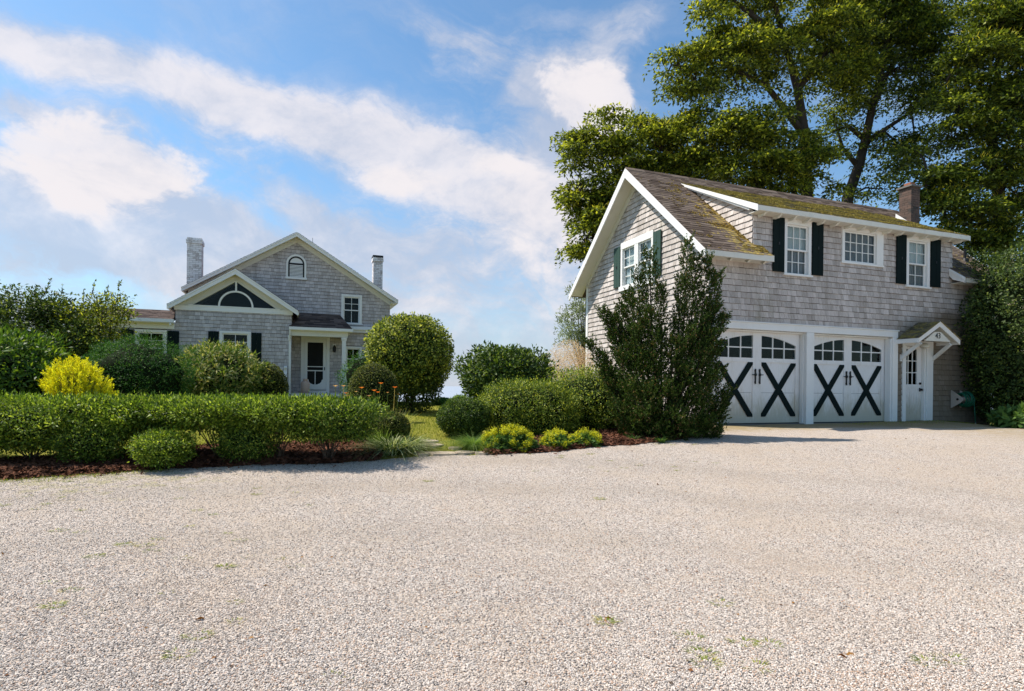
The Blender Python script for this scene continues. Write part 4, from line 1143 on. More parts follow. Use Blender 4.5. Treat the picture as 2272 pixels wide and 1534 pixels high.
# beige can on the porch
cp = Vector((HX + (-.22) * cT + .75 * sT, HY + (-.22) * sT - .75 * cT, PZ))
tk = thing('milk_can', 'pinkish beige metal can standing on the porch left of the screen door', 'can', cp)
link('body', MB().lathe([(.10, 0), (.15, .01), (.155, .36), (.13, .43), (.07, .46)], n=20).mesh('body', 'can', True), tk)
link('collar', MB().lathe([(.075, .46), (.085, .47), (.085, .52), (.07, .54)], n=16).mesh('collar', 'can', True), tk)

# ================================================================== GRAVEL STONES AND SMALL THINGS ON THE GROUND
def stone_field():
    n = 270000
    t = rng.random(n)
    y = 2.2 * (10.5 / 2.2) ** (t ** 1.15)                       # denser where one sees single stones
    x = (rng.random(n) * 2 - 1) * (y * .93 + .5)
    ey = np.interp(x, EP[:, 0], EP[:, 1]) + rng.normal(0, .07, n)
    ok = (y < ey - .02) | (x > EP[-1, 0])
    x, y = x[ok], y[ok]
    P = np.stack([x, y, gz(x, y) + .012 + rng.random(len(x)) * .003], -1)
    me = bpy.data.meshes.new('gravel_stones'); me.vertices.add(len(P)); me.vertices.foreach_set('co', P.astype(np.float32).ravel()); me.update()
    o = link('gravel_stones', me, None, 'stuff'); o['label'] = 'loose pale crushed stones covering the driveway'; o['category'] = 'gravel'
    m, nt, p, oo = newmat('crushed_stone'); r = rnd(nt)
    c = nmix(nt, r.ss(.0, .85), (0.31, 0.262, 0.222), (0.66, 0.585, 0.515))
    c = nmix(nt, ((r * 17.3).fract()).ss(.89, .91), c, (0.12, 0.11, 0.105))
    c = nmix(nt, ((r * 31.7).fract()).ss(.91, .93), c, (0.50, 0.33, 0.23))
    wp = worldpos(nt); bg = nnoise(nt, wp, 0.7, 5, .65)
    c = nmix(nt, bg.ss(.48, .66) * .55, c, (0.47, 0.375, 0.295))
    nt.links.new(c, p.inputs['Base Color']); p.inputs['Roughness'].default_value = .85; p.inputs['Specular IOR Level'].default_value = .2
    g = bpy.data.node_groups.new('scatter_stones', 'GeometryNodeTree')
    g.interface.new_socket('Geometry', in_out='INPUT', socket_type='NodeSocketGeometry'); g.interface.new_socket('Geometry', in_out='OUTPUT', socket_type='NodeSocketGeometry')
    A = g.nodes.new; L = g.links.new
    gi, go = A('NodeGroupInput'), A('NodeGroupOutput')
    ic = A('GeometryNodeMeshIcoSphere'); ic.inputs['Radius'].default_value = 1; ic.inputs['Subdivisions'].default_value = 1
    sm = A('GeometryNodeSetMaterial'); sm.inputs['Material'].default_value = m
    L(ic.outputs[0], sm.inputs[0])
    ip = A('GeometryNodeInstanceOnPoints'); L(gi.outputs[0], ip.inputs['Points']); L(sm.outputs[0], ip.inputs['Instance'])
    rs = A('FunctionNodeRandomValue'); rs.data_type = 'FLOAT_VECTOR'; rs.inputs[0].default_value = (.0026, .0025, .0018); rs.inputs[1].default_value = (.0072, .0062, .0045)
    rr = A('FunctionNodeRandomValue'); rr.data_type = 'FLOAT_VECTOR'; rr.inputs[0].default_value = (-.5, -.5, 0); rr.inputs[1].default_value = (.5, .5, 6.28)
    L(rr.outputs[0], ip.inputs['Rotation']); L(rs.outputs[0], ip.inputs['Scale']); L(ip.outputs[0], go.inputs[0])
    md = o.modifiers.new('scatter', 'NODES'); md.node_group = g
stone_field()

# mulch chips
def chips(name, n, fx):
    V, F = [], []; k = 0
    u = rng.random((n, 2)); xs_, ys_ = fx(u); fr_ = ys_ - np.array([edge_y(q) for q in xs_]) - .03
    a = rng.random(n) * 6.28; L = rng.uniform(.012, .05, n); Wd = rng.uniform(.005, .014, n); tz = rng.normal(0, .35, n)
    zz = gz(xs_, ys_) + np.where(fr_ < .0, .018, .045) + rng.random(n) * .03
    c, s = np.cos(a), np.sin(a)
    P = np.stack([xs_, ys_, zz], -1)
    d = np.stack([c, s, tz], -1) * L[:, None]; w = np.stack([-s, c, rng.normal(0, .4, n)], -1) * Wd[:, None]
    Vv = np.stack([P - d - w, P + d - w, P + d + w, P - d + w], 1).reshape(-1, 3)
    Ff = np.arange(n * 4).reshape(-1, 4)
    return Vv, Ff
def bed_xy(x0, x1, dep):
    def f(u):
        x = x0 + (x1 - x0) * u[:, 0]; e = np.array([edge_y(q) for q in x]); return x, e - .03 + (dep(x) + .03) * u[:, 1] - np.where(rng.random(len(x)) < .06, rng.random(len(x)) * .25, 0)
    return f
Vv, Ff = chips('a', 26000, bed_xy(-11, -1.95, lambda x: 1.65 + 0 * x))
link('mulch_chips', npmesh('mulch_chips', Vv, Ff, 'mulch'), None, 'stuff')
Vv, Ff = chips('b', 12000, bed_xy(-.42, 4.35, lambda x: 1.2 + np.maximum(0, x - .3)))
link('mulch_chips', npmesh('mulch_chips', Vv, Ff, 'mulch'), None, 'stuff')
for o in bpy.data.objects:
    if o.name.startswith('mulch_chips'):
        o['category'] = 'mulch'; o['label'] = 'reddish bark chips under the long clipped hedge' if not o.name.endswith('1') else 'dark bark chips under the shrubs left of the garage'

# ================================================================== FOLIAGE
def unit(v): return v / np.maximum(np.linalg.norm(v, axis=-1, keepdims=True), 1e-9)
def rand_dir(n): return unit(rng.normal(size=(n, 3)))
def leaf_quads(P, D, Nn, L, Wd, fold=.25):
    """kite-shaped leaves: base P, along D, facing N"""
    D = unit(D); S = unit(np.cross(D, Nn)); Nn = np.cross(S, D)
    L = L[:, None]; Wd = Wd[:, None]
    mid = P + D * L * .45
    a = mid + S * Wd * .5 + Nn * Wd * fold * .5; b_ = mid - S * Wd * .5 + Nn * Wd * fold * .5
    V = np.stack([P, a, P + D * L - Nn * L * .06, b_], 1).reshape(-1, 3)
    return V
def blades(P, D, L, Wd, bend):
    """arching three-segment grass blades; returns verts, quads"""
    n = len(P); D = unit(D); side = unit(np.cross(D, np.array([0, 0, 1.0])) + 1e-6)
    h = D.copy(); h[:, 2] = 0; h = unit(h)
    V = []
    for k, t in enumerate((0, .35, .7, 1.0)):
        c = P + D * (L * t)[:, None] + h * (L * bend * t * t)[:, None] - np.array([0, 0, 1.0]) * (L * bend * t ** 2.4 * .75)[:, None]
        w = (Wd * (1 - t * .85) * .5)[:, None]
        V += [c - side * w, c + side * w]
    V = np.stack(V, 1).reshape(-1, 3)
    base = np.arange(n)[:, None] * 8
    F = np.concatenate([base + np.array([[2 * k, 2 * k + 1, 2 * k + 3, 2 * k + 2]]) for k in range(3)], 0)
    return V, F
class Lobes:
    def __init__(s, n, amp, width):
        s.c = rand_dir(n); s.c[:, 2] = np.abs(s.c[:, 2]) * .8 + s.c[:, 2] * .2; s.c = unit(s.c); s.a = rng.uniform(-.4, 1, n) * amp; s.w = width
    def __call__(s, d): return 1 + (np.exp(-(1 - d @ s.c.T) / s.w) * s.a).sum(1)
def icosphere(sub=3):
    import bmesh
    bm = bmesh.new(); bmesh.ops.create_icosphere(bm, subdivisions=sub, radius=1); V = np.array([v.co[:] for v in bm.verts]); F = np.array([[v.index for v in f.verts] for f in bm.faces]); bm.free(); return V, F
ICO = icosphere(3)
def body_shape(radii, power, lobes, zcut):
    radii = np.array(radii, float)
    def f(d):
        r = lobes(d)
        if power != 2: r = r / (np.abs(d) ** power).sum(1) ** (1 / power)
        q = d * r[:, None] * radii
        q[:, 2] = np.maximum(q[:, 2], -radii[2] * zcut)
        if power > 4: q[:, 2] = np.minimum(q[:, 2], radii[2])      # clipped flat on top
        return q
    return f
def shrub(name, label, cat, base, size, mat, n=9000, leaf=(.05, .028), shell=.25, lobes=(14, .10, .06), power=2.0, lift=0.0, zcut=.95, tuft=1, tuftr=.05,
          stems=6, group=None, rz=0.0, core=.78, coremat=None, up=.25, stemr=.012, out=.5, tilt=(0, 0), fine=(110, .24, .008)):
    """a shrub: base point, size (width, depth, height)"""
    bx, by = base; bz = gzf(bx, by)
    t = thing(name, label, cat, (bx, by, bz), rz, group)
    wx, wy, h = size
    body_h = h - lift
    zc = lift + body_h * .5 if zcut >= .9 else lift + body_h * zcut / (1 + zcut)
    rad = (wx / 2, wy / 2, h - zc)
    lb_ = Lobes(lobes[0], lobes[1], lobes[2]); lf_ = Lobes(fine[0], fine[1], fine[2]); lb = lambda dd: lb_(dd) + lf_(dd) - 1; shp = body_shape(rad, power, lb, zcut)
    m = max(1, n // tuft)
    d = rand_dir(m)
    q = shp(d); depth = 1 - shell * rng.random(m) ** 1.6
    q = q * depth[:, None]; q[:, 0] += tilt[0] * q[:, 2]; q[:, 1] += tilt[1] * q[:, 2]
    nrm = unit(q / np.array(rad) ** 2)
    if tuft > 1:
        q = np.repeat(q, tuft, 0); nrm = np.repeat(nrm, tuft, 0)
        off = rng.normal(size=q.shape); q = q + off * tuftr * .35
        D = unit(off + nrm * out + np.array([0, 0, up]))
        Nn = unit(nrm + rng.normal(size=q.shape) * .45 + np.array([0, 0, .3]))
    else:
        D = unit(rng.normal(size=q.shape) * .8 + nrm * out + np.array([0, 0, up]))
        Nn = unit(nrm * .8 + rng.normal(size=q.shape) * .6 + np.array([0, 0, .2]))
    k = len(q); L = leaf[0] * rng.uniform(.6, 1.25, k); Wd = leaf[1] * rng.uniform(.7, 1.2, k)
    q[:, 2] += zc
    V = leaf_quads(q, D, Nn, L, Wd)
    ok = np.repeat(q[:, 2] > .01, 4)
    F = np.arange(len(V)).reshape(-1, 4); F = F[ok[::4]]
    link('foliage', npmesh('foliage', V, F, mat), t)
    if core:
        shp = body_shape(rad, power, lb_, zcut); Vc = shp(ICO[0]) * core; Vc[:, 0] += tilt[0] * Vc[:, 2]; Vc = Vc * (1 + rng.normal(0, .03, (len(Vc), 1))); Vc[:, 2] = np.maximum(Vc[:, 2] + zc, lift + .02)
        link('shade_core', npmesh('shade_core', Vc, ICO[1], coremat or 'inner'), t)  # solid dark core, added so gaps between the leaves read as deep shade
    if stems:
        mb = MB()
        for i in range(stems):
            a = random.uniform(0, 6.28); r0 = random.uniform(0, .06); r1 = random.uniform(.15, .42)
            e = (wx * r1 * math.cos(a), wy * r1 * math.sin(a), lift + body_h * random.uniform(.25, .5))
            r0 *= 1.6; w_ = lambda: random.uniform(-.035, .035)
            mb.tube([(r0 * math.cos(a), r0 * math.sin(a), -.05), (e[0] * .16 + w_(), e[1] * .16 + w_(), e[2] * .22), (e[0] * .42 + w_(), e[1] * .42 + w_(), e[2] * .5), (e[0] * .75 + w_(), e[1] * .75, e[2] * .8), e], [stemr * random.uniform(.5, 1.1), stemr * .7, stemr * .6, stemr * .5, stemr * .3], 5)
        link('stem', mb.mesh('stem', 'twig'), t, 'stuff')
    return t
M['inner'] = leaf_mat('core_shade', (0.007, 0.012, 0.004), (0.016, 0.024, 0.008), None, .05, .9, .05)  # near-black core colour, the shade inside the shrubs painted in
def LM(k, a, b, tip=None, trans=.28, rough=.5, spec=.3, tipamt=.15):
    g = LG.get(k, 1.45)
    sc_ = lambda c: None if c is None else tuple(min(.85, q * g) for q in c)
    M[k] = leaf_mat(k, sc_(a), sc_(b), sc_(tip), min(.42, trans + .06), max(rough, .55), spec * .55, tipamt)
LG = dict(roundbush=1.7, privmass=1.6, juniper=1.8, viburnum=1.6, yew=1.6, darkshrub=1.7, laurel=1.7, gold=1.25, smoke=1.0, petal_white=1.0, petal_orange=1.0, petal_peach=1.0, ladys=1.0, farleaf=1.0, deadleaf=1.0, catkin=1.5, inner_gold=1.25, tree=2.55, treeb=2.35, privet=1.85, privet2=1.7, olive=1.55, liriope=1.2, lawnblade=1.45)
LM('privet', (0.028, 0.056, 0.006), (0.115, 0.168, 0.014), (0.22, 0.27, 0.04), .30, .38, .5, .22)
LM('privet2', (0.022, 0.048, 0.006), (0.092, 0.145, 0.014), (0.20, 0.24, 0.04), .28, .38, .5, .15)
LM('laurel', (0.018, 0.044, 0.006), (0.060, 0.115, 0.012), (0.15, 0.21, 0.02), .25, .35, .5, .15)
LM('yew', (0.014, 0.050, 0.010), (0.040, 0.110, 0.016), (0.09, 0.17, 0.03), .2, .5, .3, .12)
LM('gold', (0.52, 0.46, 0.012), (0.80, 0.72, 0.030), (0.40, 0.44, 0.03), .35, .5, .3, .15)
LM('rhodo', (0.045, 0.085, 0.016), (0.135, 0.180, 0.030), (0.36, 0.33, 0.13), .25, .4, .4, .26)
LM('box', (0.026, 0.040, 0.010), (0.085, 0.100, 0.020), (0.19, 0.19, 0.05), .2, .45, .35, .18)
LM('roundbush', (0.026, 0.046, 0.006), (0.115, 0.150, 0.018), (0.28, 0.29, 0.05), .28, .4, .45, .30)
LM('privmass', (0.026, 0.050, 0.006), (0.105, 0.150, 0.014), (0.26, 0.28, 0.04), .28, .4, .45, .25)
LM('olive', (0.045, 0.065, 0.014), (0.125, 0.150, 0.030), (0.25, 0.24, 0.07), .28, .4, .45, .30)
LM('viburnum', (0.014, 0.036, 0.006), (0.062, 0.098, 0.010), (0.135, 0.175, 0.03), .22, .35, .5, .15)
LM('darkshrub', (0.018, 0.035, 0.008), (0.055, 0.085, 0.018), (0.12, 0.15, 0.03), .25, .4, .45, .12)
LM('juniper', (0.014, 0.028, 0.006), (0.044, 0.070, 0.012), (0.13, 0.085, 0.04), .15, .6, .2, .07)
LM('ladys', (0.52, 0.52, 0.02), (0.82, 0.76, 0.05), (0.12, 0.2, 0.03), .35, .5, .3, .2)
LM('mantle', (0.05, 0.10, 0.03), (0.10, 0.17, 0.04), None, .3, .5, .3)
LM('grass', (0.055, 0.115, 0.018), (0.12, 0.20, 0.04), (0.2, 0.26, 0.08), .35, .5, .3, .2)
LM('liriope', (0.05, 0.09, 0.02), (0.16, 0.22, 0.06), (0.50, 0.52, 0.28), .3, .5, .3, .35)
LM('lawnblade', (0.125, 0.155, 0.022), (0.225, 0.24, 0.045), (0.28, 0.26, 0.08), .35, .6, .2, .12)
LM('tree', (0.016, 0.026, 0.004), (0.092, 0.108, 0.013), (0.17, 0.18, 0.02), .40, .4, .4, .15)
LM('treeb', (0.013, 0.023, 0.004), (0.070, 0.092, 0.012), (0.13, 0.15, 0.018), .30, .4, .4, .12)
LM('catkin', (0.30, 0.28, 0.03), (0.46, 0.41, 0.06), None, .3, .6, .2)
LM('farleaf', (0.16, 0.21, 0.13), (0.27, 0.32, 0.21), None, .3, .6, .2)
LM('weed', (0.10, 0.15, 0.02), (0.24, 0.28, 0.04), (0.35, 0.30, 0.10), .35, .5, .3, .2)
LM('smoke', (0.62, 0.46, 0.40), (0.80, 0.66, 0.58), (0.45, 0.32, 0.2), .4, .8, .1, .12)
LM('petal_white', (0.62, 0.60, 0.42), (0.75, 0.72, 0.55), None, .3, .6, .2)
LM('petal_orange', (0.75, 0.16, 0.03), (0.80, 0.28, 0.06), None, .3, .6, .2)
LM('lilyleaf', (0.12, 0.16, 0.03), (0.24, 0.26, 0.06), (0.40, 0.32, 0.10), .3, .5, .3, .2)
LM('petal_peach', (0.62, 0.30, 0.16), (0.72, 0.48, 0.28), None, .3, .6, .2)

def place(px, Y): return at(px, CY, Y)[0]
def top_h(x, Y, px, py): return at(px, py, Y)[2] - gzf(x, Y)
def sh(name, label, cat, px, wpx, top, Y, mat, depth=None, **k):
    x = place(px, Y); w = wpx / FPX * Y; h = top_h(x, Y, px, top)
    return shrub(name, label, cat, (x, Y), (w, depth or w, h), mat, **k)

# --- the long clipped hedge on the mulch bed: a row of single privet plants
GH = 'privet plants forming the long clipped hedge'
hedge = [(-95, 270, 872, 8.35, .22, 'leftmost privet of the long hedge, cut off by the picture edge'),
         (70, 240, 873, 8.4, .22, 'privet of the long hedge in front of the dark laurel, foliage nearly to the ground'),
         (225, 200, 876, 8.5, .40, 'privet of the long hedge below the bright yellow shrub'),
         (355, 180, 877, 8.65, .52, 'privet of the long hedge rising behind the small ball-shaped bush'),
         (487, 190, 877, 8.5, .50, 'privet of the long hedge with bare fanning stems below the pale rhododendron'),
         (620, 190, 877, 8.55, .48, 'privet of the long hedge with bare stems below the porch'),
         (730, 182, 880, 8.6, .38, 'privet at the right end of the long hedge, beside the arching grass clump')]
for i, (px, w, top, Y, lift, lab) in enumerate(hedge):
    x = place(px, Y); h = top_h(x, Y, px, top)
    shrub('hedge_shrub', lab, 'hedge', (x, Y), (w / FPX * Y * 1.0, .86, h - .085), 'privet' if i % 3 else 'privet2', n=17000, leaf=(.050, .022), shell=.34, lobes=(40, .42, .025), power=4.6, lift=lift, zcut=.95,
          tuft=13, tuftr=.115, stems=18, group=GH, core=.66, up=.6, out=.7, fine=(150, .24, .006))
    # drooping lower sprays make the underside uneven
x = place(364, 7.95)
shrub('round_bush', 'small ball-shaped privet bush standing in front of the long hedge', 'bush', (x, 7.95), (.70, .62, .50), 'privet', n=9000, leaf=(.036, .02), shell=.4, lobes=(12, .12, .06), lift=.07, tuft=11, tuftr=.09, stems=10, core=.6, up=.5)
shrub('round_bush', 'low privet bush between the bare stems of the hedge, under the pale rhododendron', 'bush', (place(548, 8.35), 8.35), (.85, .6, .58), 'privet2', n=8000, leaf=(.036, .02), shell=.5, lobes=(12, .16, .06), lift=.05, tuft=11, tuftr=.09, stems=8, core=.55, up=.5)
shrub('round_bush', 'low privet bush under the left part of the hedge', 'bush', (place(200, 8.2), 8.2), (1.1, .6, .62), 'privet2', n=8000, leaf=(.036, .02), shell=.5, lobes=(12, .16, .06), lift=.05, tuft=11, tuftr=.09, stems=8, core=.55, up=.5)

# --- behind the hedge, left
sh('laurel_shrub', 'large dark green laurel shrub at the left picture edge', 'shrub', 20, 235, 742, 11.0, 'laurel', n=15000, leaf=(.11, .040), tuft=7, tuftr=.12, shell=.35, lobes=(16, .16, .05), core=.72, up=.4)
def golden(px, w, top, Y):
    x = place(px, Y); h = top_h(x, Y, px, top); bz = gzf(x, Y)
    t = thing('golden_shrub', 'bright yellow threadleaf shrub behind the hedge at the left', 'shrub', (x, Y, bz))
    n = 330; W_ = w / FPX * Y / 2
    d = rand_dir(n); d[:, 2] = np.abs(d[:, 2]); sk = d * [W_ * .92, .55, h * .42]; sk[:, 2] += h * .42; sk[:, 0] *= 1 - .12 * (sk[:, 2] / h)
    sk[:, 2] -= (sk[:, 0] / W_) * h * .16
    V = []
    for p in sk:
        m = 46; tt = rng.random(m); dr = unit(np.array([p[0] * .9 + rng.normal(0, .12), p[1] * .8, .55 + rng.random() * .5]))
        ln = rng.uniform(.16, .34); c = p + dr * ((tt - .35) * ln)[:, None] + rng.normal(0, .018, (m, 3)) * (1.15 - tt)[:, None]
        D = unit(dr + rng.normal(0, .5, (m, 3))); V.append(leaf_quads(c, D, rand_dir(m), rng.uniform(.03, .06, m), rng.uniform(.010, .018, m)))
    V = np.concatenate(V); link('foliage', npmesh('foliage', V, np.arange(len(V)).reshape(-1, 4), 'gold'), t)
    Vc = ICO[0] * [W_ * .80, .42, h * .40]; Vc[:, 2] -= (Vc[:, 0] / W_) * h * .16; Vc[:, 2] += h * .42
    LM('inner_gold', (0.10, 0.10, 0.01), (0.2, 0.18, 0.02), None, .1, .9, .05)  # core darker than the sprays, shade between them put into its colour
    link('shade_core', npmesh('shade_core', Vc, ICO[1], 'inner_gold'), t)
golden(180, 122, 790, 10.6)
def airy_tree(label, px, w, top, Y, mat, n, leaf, seed_l=26, lowz=.15, name='leafy_tree', sprigs=60):
    x = place(px, Y); h = top_h(x, Y, px, top); bz = gzf(x, Y); W_ = w / FPX * Y / 2
    t = thing(name, label, 'tree', (x, Y, bz))
    mb = MB(); V = []
    cl = []
    for i in range(seed_l):
        a = random.uniform(0, 6.28); r = math.sqrt(random.random()); z = random.uniform(lowz, .93)
        lim = math.sin(min(1, (1.06 - z) * 1.7) * math.pi / 2)
        cl.append((W_ * r * lim * math.cos(a), min(W_, 1.6) * r * lim * math.sin(a), h * z))
    for c in cl:
        mb.tube([(0, 0, 0), (c[0] * .2, c[1] * .2, c[2] * .4), (c[0] * .7, c[1] * .7, c[2] * .8), c], [.05, .035, .018, .008], 5)
        m = n // seed_l; s = random.uniform(.30, .55)
        q = rng.normal(size=(m, 3)).clip(-1.7, 1.7) * [s, s, s * .62] * .62 + c
        od = unit(q - np.array(c)); D = unit(od * .6 + rng.normal(size=(m, 3)) * .6 + [0, 0, .25])
        V.append(leaf_quads(q, D, unit(rng.normal(size=(m, 3)) * .6 + [0, 0, 1]), leaf[0] * rng.uniform(.6, 1.3, m), leaf[1] * rng.uniform(.7, 1.2, m)))
    for i in range(sprigs):        # upright shoots on top
        c = random.choice(cl); 
        if c[2] < h * .55: continue
        p = np.array(c) + rng.normal(0, .22, 3); ln = random.uniform(.3, .75); dr = unit(np.array([rng.normal(0, .25), rng.normal(0, .25), 1]))
        m = 26; tt = rng.random(m); q = p + dr * (tt * ln)[:, None]
        mb.tube([tuple(p), tuple(p + dr * ln)], [.008, .003], 4)
        V.append(leaf_quads(q, unit(rng.normal(size=(m, 3)) + dr * .8), rand_dir(m), leaf[0] * rng.uniform(.5, 1, m), leaf[1] * rng.uniform(.6, 1, m)))
    V = np.concatenate(V)
    link('crown', npmesh('crown', V, np.arange(len(V)).reshape(-1, 4), mat), t); link('trunk', mb.mesh('trunk', 'bark'), t)
    return t
airy_tree('broad leafy tree at the far left behind the laurel', 40, 330, 648, 15.0, 'darkshrub', 24000, (.10, .045), 36)
airy_tree('loose leafy tree reaching to the eaves of the low annex', 228, 190, 655, 15.6, 'tree', 11000, (.09, .042), 24)
sh('spruce_mound', 'big dark green rounded evergreen in front of the annex window', 'shrub', 305, 210, 754, 12.6, 'yew', n=26000, leaf=(.055, .012), tuft=9, tuftr=.07, shell=.22, lobes=(30, .14, .03), core=.82, up=.2, out=.9)
sh('rhododendron', 'pale yellow-green rhododendron below the shuttered house window', 'shrub', 487, 172, 768, 14.5, 'rhodo', n=14000, leaf=(.12, .034), tuft=8, tuftr=.10, shell=.30, lobes=(14, .12, .06), core=.75, up=.35)
sh('boxwood_ball', 'dark clipped boxwood ball left of the porch railing', 'bush', 590, 92, 806, 15.2, 'box', n=11000, leaf=(.038, .024), shell=.14, lobes=(6, .06, .1), core=.86, fine=(90, .05, .01))
sh('yew_mound', 'low dark evergreen mound right of the porch post', 'shrub', 820, 125, 780, 17.6, 'yew', n=9000, leaf=(.06, .02), tuft=6, tuftr=.07, shell=.25, lobes=(10, .1, .06), core=.8)
sh('boxwood_ball', 'olive clipped boxwood ball behind the orange daylilies', 'bush', 829, 108, 807, 13.4, 'box', n=14000, leaf=(.034, .022), shell=.10, lobes=(4, .04, .1), core=.9, fine=(90, .03, .01))
# the big round bush: wide top over a narrower dark base
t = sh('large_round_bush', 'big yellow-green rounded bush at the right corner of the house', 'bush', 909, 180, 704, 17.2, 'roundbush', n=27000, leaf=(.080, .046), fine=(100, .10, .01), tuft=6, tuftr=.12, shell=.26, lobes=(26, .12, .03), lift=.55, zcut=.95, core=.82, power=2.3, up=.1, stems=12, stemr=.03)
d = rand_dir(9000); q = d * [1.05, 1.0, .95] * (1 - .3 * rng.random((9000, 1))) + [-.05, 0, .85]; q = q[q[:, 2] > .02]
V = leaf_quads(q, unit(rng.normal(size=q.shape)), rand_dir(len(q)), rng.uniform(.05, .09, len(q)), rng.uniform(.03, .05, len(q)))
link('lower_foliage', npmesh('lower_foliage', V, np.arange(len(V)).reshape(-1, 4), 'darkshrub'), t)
sh('boxwood_mound', 'low clipped boxwood at the right end of the long hedge', 'bush', 868, 84, 914, 9.9, 'box', n=11000, leaf=(.026, .017), shell=.12, lobes=(6, .06, .1), core=.88, fine=(90, .04, .01))
# --- right of the lawn opening
sh('round_bush', 'dark clipped round bush at the right side of the lawn opening', 'bush', 1028, 112, 886, 10.9, 'viburnum', n=20000, leaf=(.034, .020), tuft=4, tuftr=.04, shell=.16, lobes=(10, .07, .06), core=.86, fine=(90, .06, .01))
sh('viburnum', 'dark big-leaved viburnum behind the clipped round bush', 'shrub', 1123, 188, 776, 14.6, 'viburnum', n=16000, leaf=(.10, .055), tuft=5, tuftr=.12, shell=.30, lobes=(20, .13, .04), core=.76, lift=.25)
GM = 'privet mass left of the juniper'
sh('privet_shrub', 'broad yellow-green privet behind the lime flowers', 'shrub', 1178, 215, 850, 11.5, 'privmass', depth=1.5, n=30000, leaf=(.042, .021), tuft=11, tuftr=.11, shell=.3, lobes=(18, .13, .05), core=.74, group=GM, power=2.8, zcut=.8, fine=(120, .13, .008))
sh('privet_shrub', 'tall yellow-green privet against the white gable wall beside the juniper', 'shrub', 1322, 220, 822, 12.2, 'privmass', depth=1.5, n=30000, leaf=(.042, .021), tuft=11, tuftr=.11, shell=.35, lobes=(18, .2, .05), core=.72, group=GM, power=2.6, zcut=.8)
sh('dark_shrub', 'small low green shrub on the skyline at the end of the lawn', 'shrub', 983, 46, 884, 22.5, 'yew', n=3000, leaf=(.06, .03), shell=.2, lobes=(5, .1, .1), core=.85)
sh('dark_shrub', 'low green shrub at the lawn edge under the viburnum', 'shrub', 1022, 40, 879, 20.0, 'grass', n=2500, leaf=(.09, .02), shell=.4, lobes=(5, .2, .1), core=.6)

def grass_clump(name, label, cat, px, py, r, L, n, mat, wd=.008, bend=.6, spread=.8, Y=None, group=None, base_r=.12):
    p = G(px, py) if Y is None else np.array([place(px, Y), Y, 0]); x, y = p[0], p[1]
    t = thing(name, label, cat, (x, y, gzf(x, y)), 0, group)
    a = rng.random(n) * 6.283; rr = np.sqrt(rng.random(n)) * base_r
    P = np.stack([np.cos(a) * rr, np.sin(a) * rr, np.zeros(n)], -1)
    s = rng.random(n) * spread
    D = np.stack([np.cos(a) * s, np.sin(a) * s, np.ones(n)], -1)
    V, F = blades(P, D, L * rng.uniform(.55, 1.1, n), wd * rng.uniform(.7, 1.3, n), bend * rng.uniform(.5, 1.2, n))
    link('blades', npmesh('blades', V, F, mat), t); return t
grass_clump('grass_clump', 'tall fine green grass between the yellow shrub and the dark evergreen', 'grass', 255, 0, .3, 1.05, 900, 'grass', .012, .55, .9, Y=11.2)
grass_clump('liriope', 'striped arching grass clump at the right tip of the mulch bed', 'grass', 872, 1008, .3, .56, 520, 'liriope', .017, .9, 1.1, base_r=.16)
grass_clump('liriope', 'striped grass clump spilling onto the gravel below the low boxwood', 'grass', 906, 1000, .3, .50, 440, 'liriope', .016, .95, 1.1, base_r=.13)
grass_clump('grass_clump', 'fine upright green grass behind the striped clumps', 'grass', 850, 992, .3, .50, 700, 'grass', .006, .5, .7, base_r=.2)
grass_clump('fescue_tuft', 'low mop of fine grass beside the dark round bush', 'grass', 1050, 996, .3, .46, 1500, 'grass', .005, .95, 1.2, base_r=.10)
for i, (px, lab) in enumerate(((1250, 'tall meadow grass growing left of the gable wall, behind the privet'), (1300, 'tall meadow grass growing against the corner of the gable wall'))):
    grass_clump('grass_clump', lab, 'grass', px, 0, .3, 1.25, 1300, 'grass', .014, .35, .5, Y=14.6, base_r=.55)
# daylilies
def daylily(px, Y, tops, label):
    x = place(px, Y); bz = gzf(x, Y)
    t = thing('daylily', label, 'flower', (x, Y, bz), 0, 'orange daylilies at the end of the hedge')
    n = 330; a = rng.random(n) * 6.283; P = np.stack([np.cos(a), np.sin(a), 0 * a], -1) * rng.random((n, 1)) * .24
    V, F = blades(P, np.stack([np.cos(a) * .35, np.sin(a) * .35, np.ones(n)], -1), rng.uniform(.4, .75, n), rng.uniform(.012, .022, n), rng.uniform(.1, .7, n))
    link('blades', npmesh('blades', V, F, 'lilyleaf'), t)
    mb = MB()
    for (qx, qy, col) in tops:
        p = at(qx, qy, Y) - np.array([x, Y, bz])
        mb.tube([(p[0] * .3, random.uniform(-.06, .06), 0), (p[0] * .8, 0, p[2] * .6), tuple(p)], [.006, .005, .004], 5)
        m = 7; aa = np.arange(m) / m * 6.283
        D = np.stack([np.cos(aa), np.sin(aa), .55 + 0 * aa], -1)
        Vp = leaf_quads(np.repeat(p[None], m, 0), D, np.stack([-np.cos(aa), -np.sin(aa), 1 + 0 * aa], -1), np.full(m, .058 if col != 'bud' else .035), np.full(m, .026 if col != 'bud' else .015))
        link('bloom', npmesh('bloom', Vp, np.arange(len(Vp)).reshape(-1, 4), 'petal_orange' if col == 'o' else 'petal_peach'), t)
    link('stalk', mb.mesh('stalk', 'lilyleaf'), t, 'stuff')
daylily(812, 10.3, [(845, 852, 'o'), (802, 862, 'o'), (830, 868, 'o'), (838, 872, 'o'), (818, 880, 'p'), (790, 870, 'bud')], 'tall clump of orange daylilies in front of the olive boxwood ball')
daylily(865, 10.2, [(876, 861, 'o'), (860, 872, 'bud'), (884, 876, 'bud')], 'thin daylily stalks with one orange bloom, right of the flowering clump')
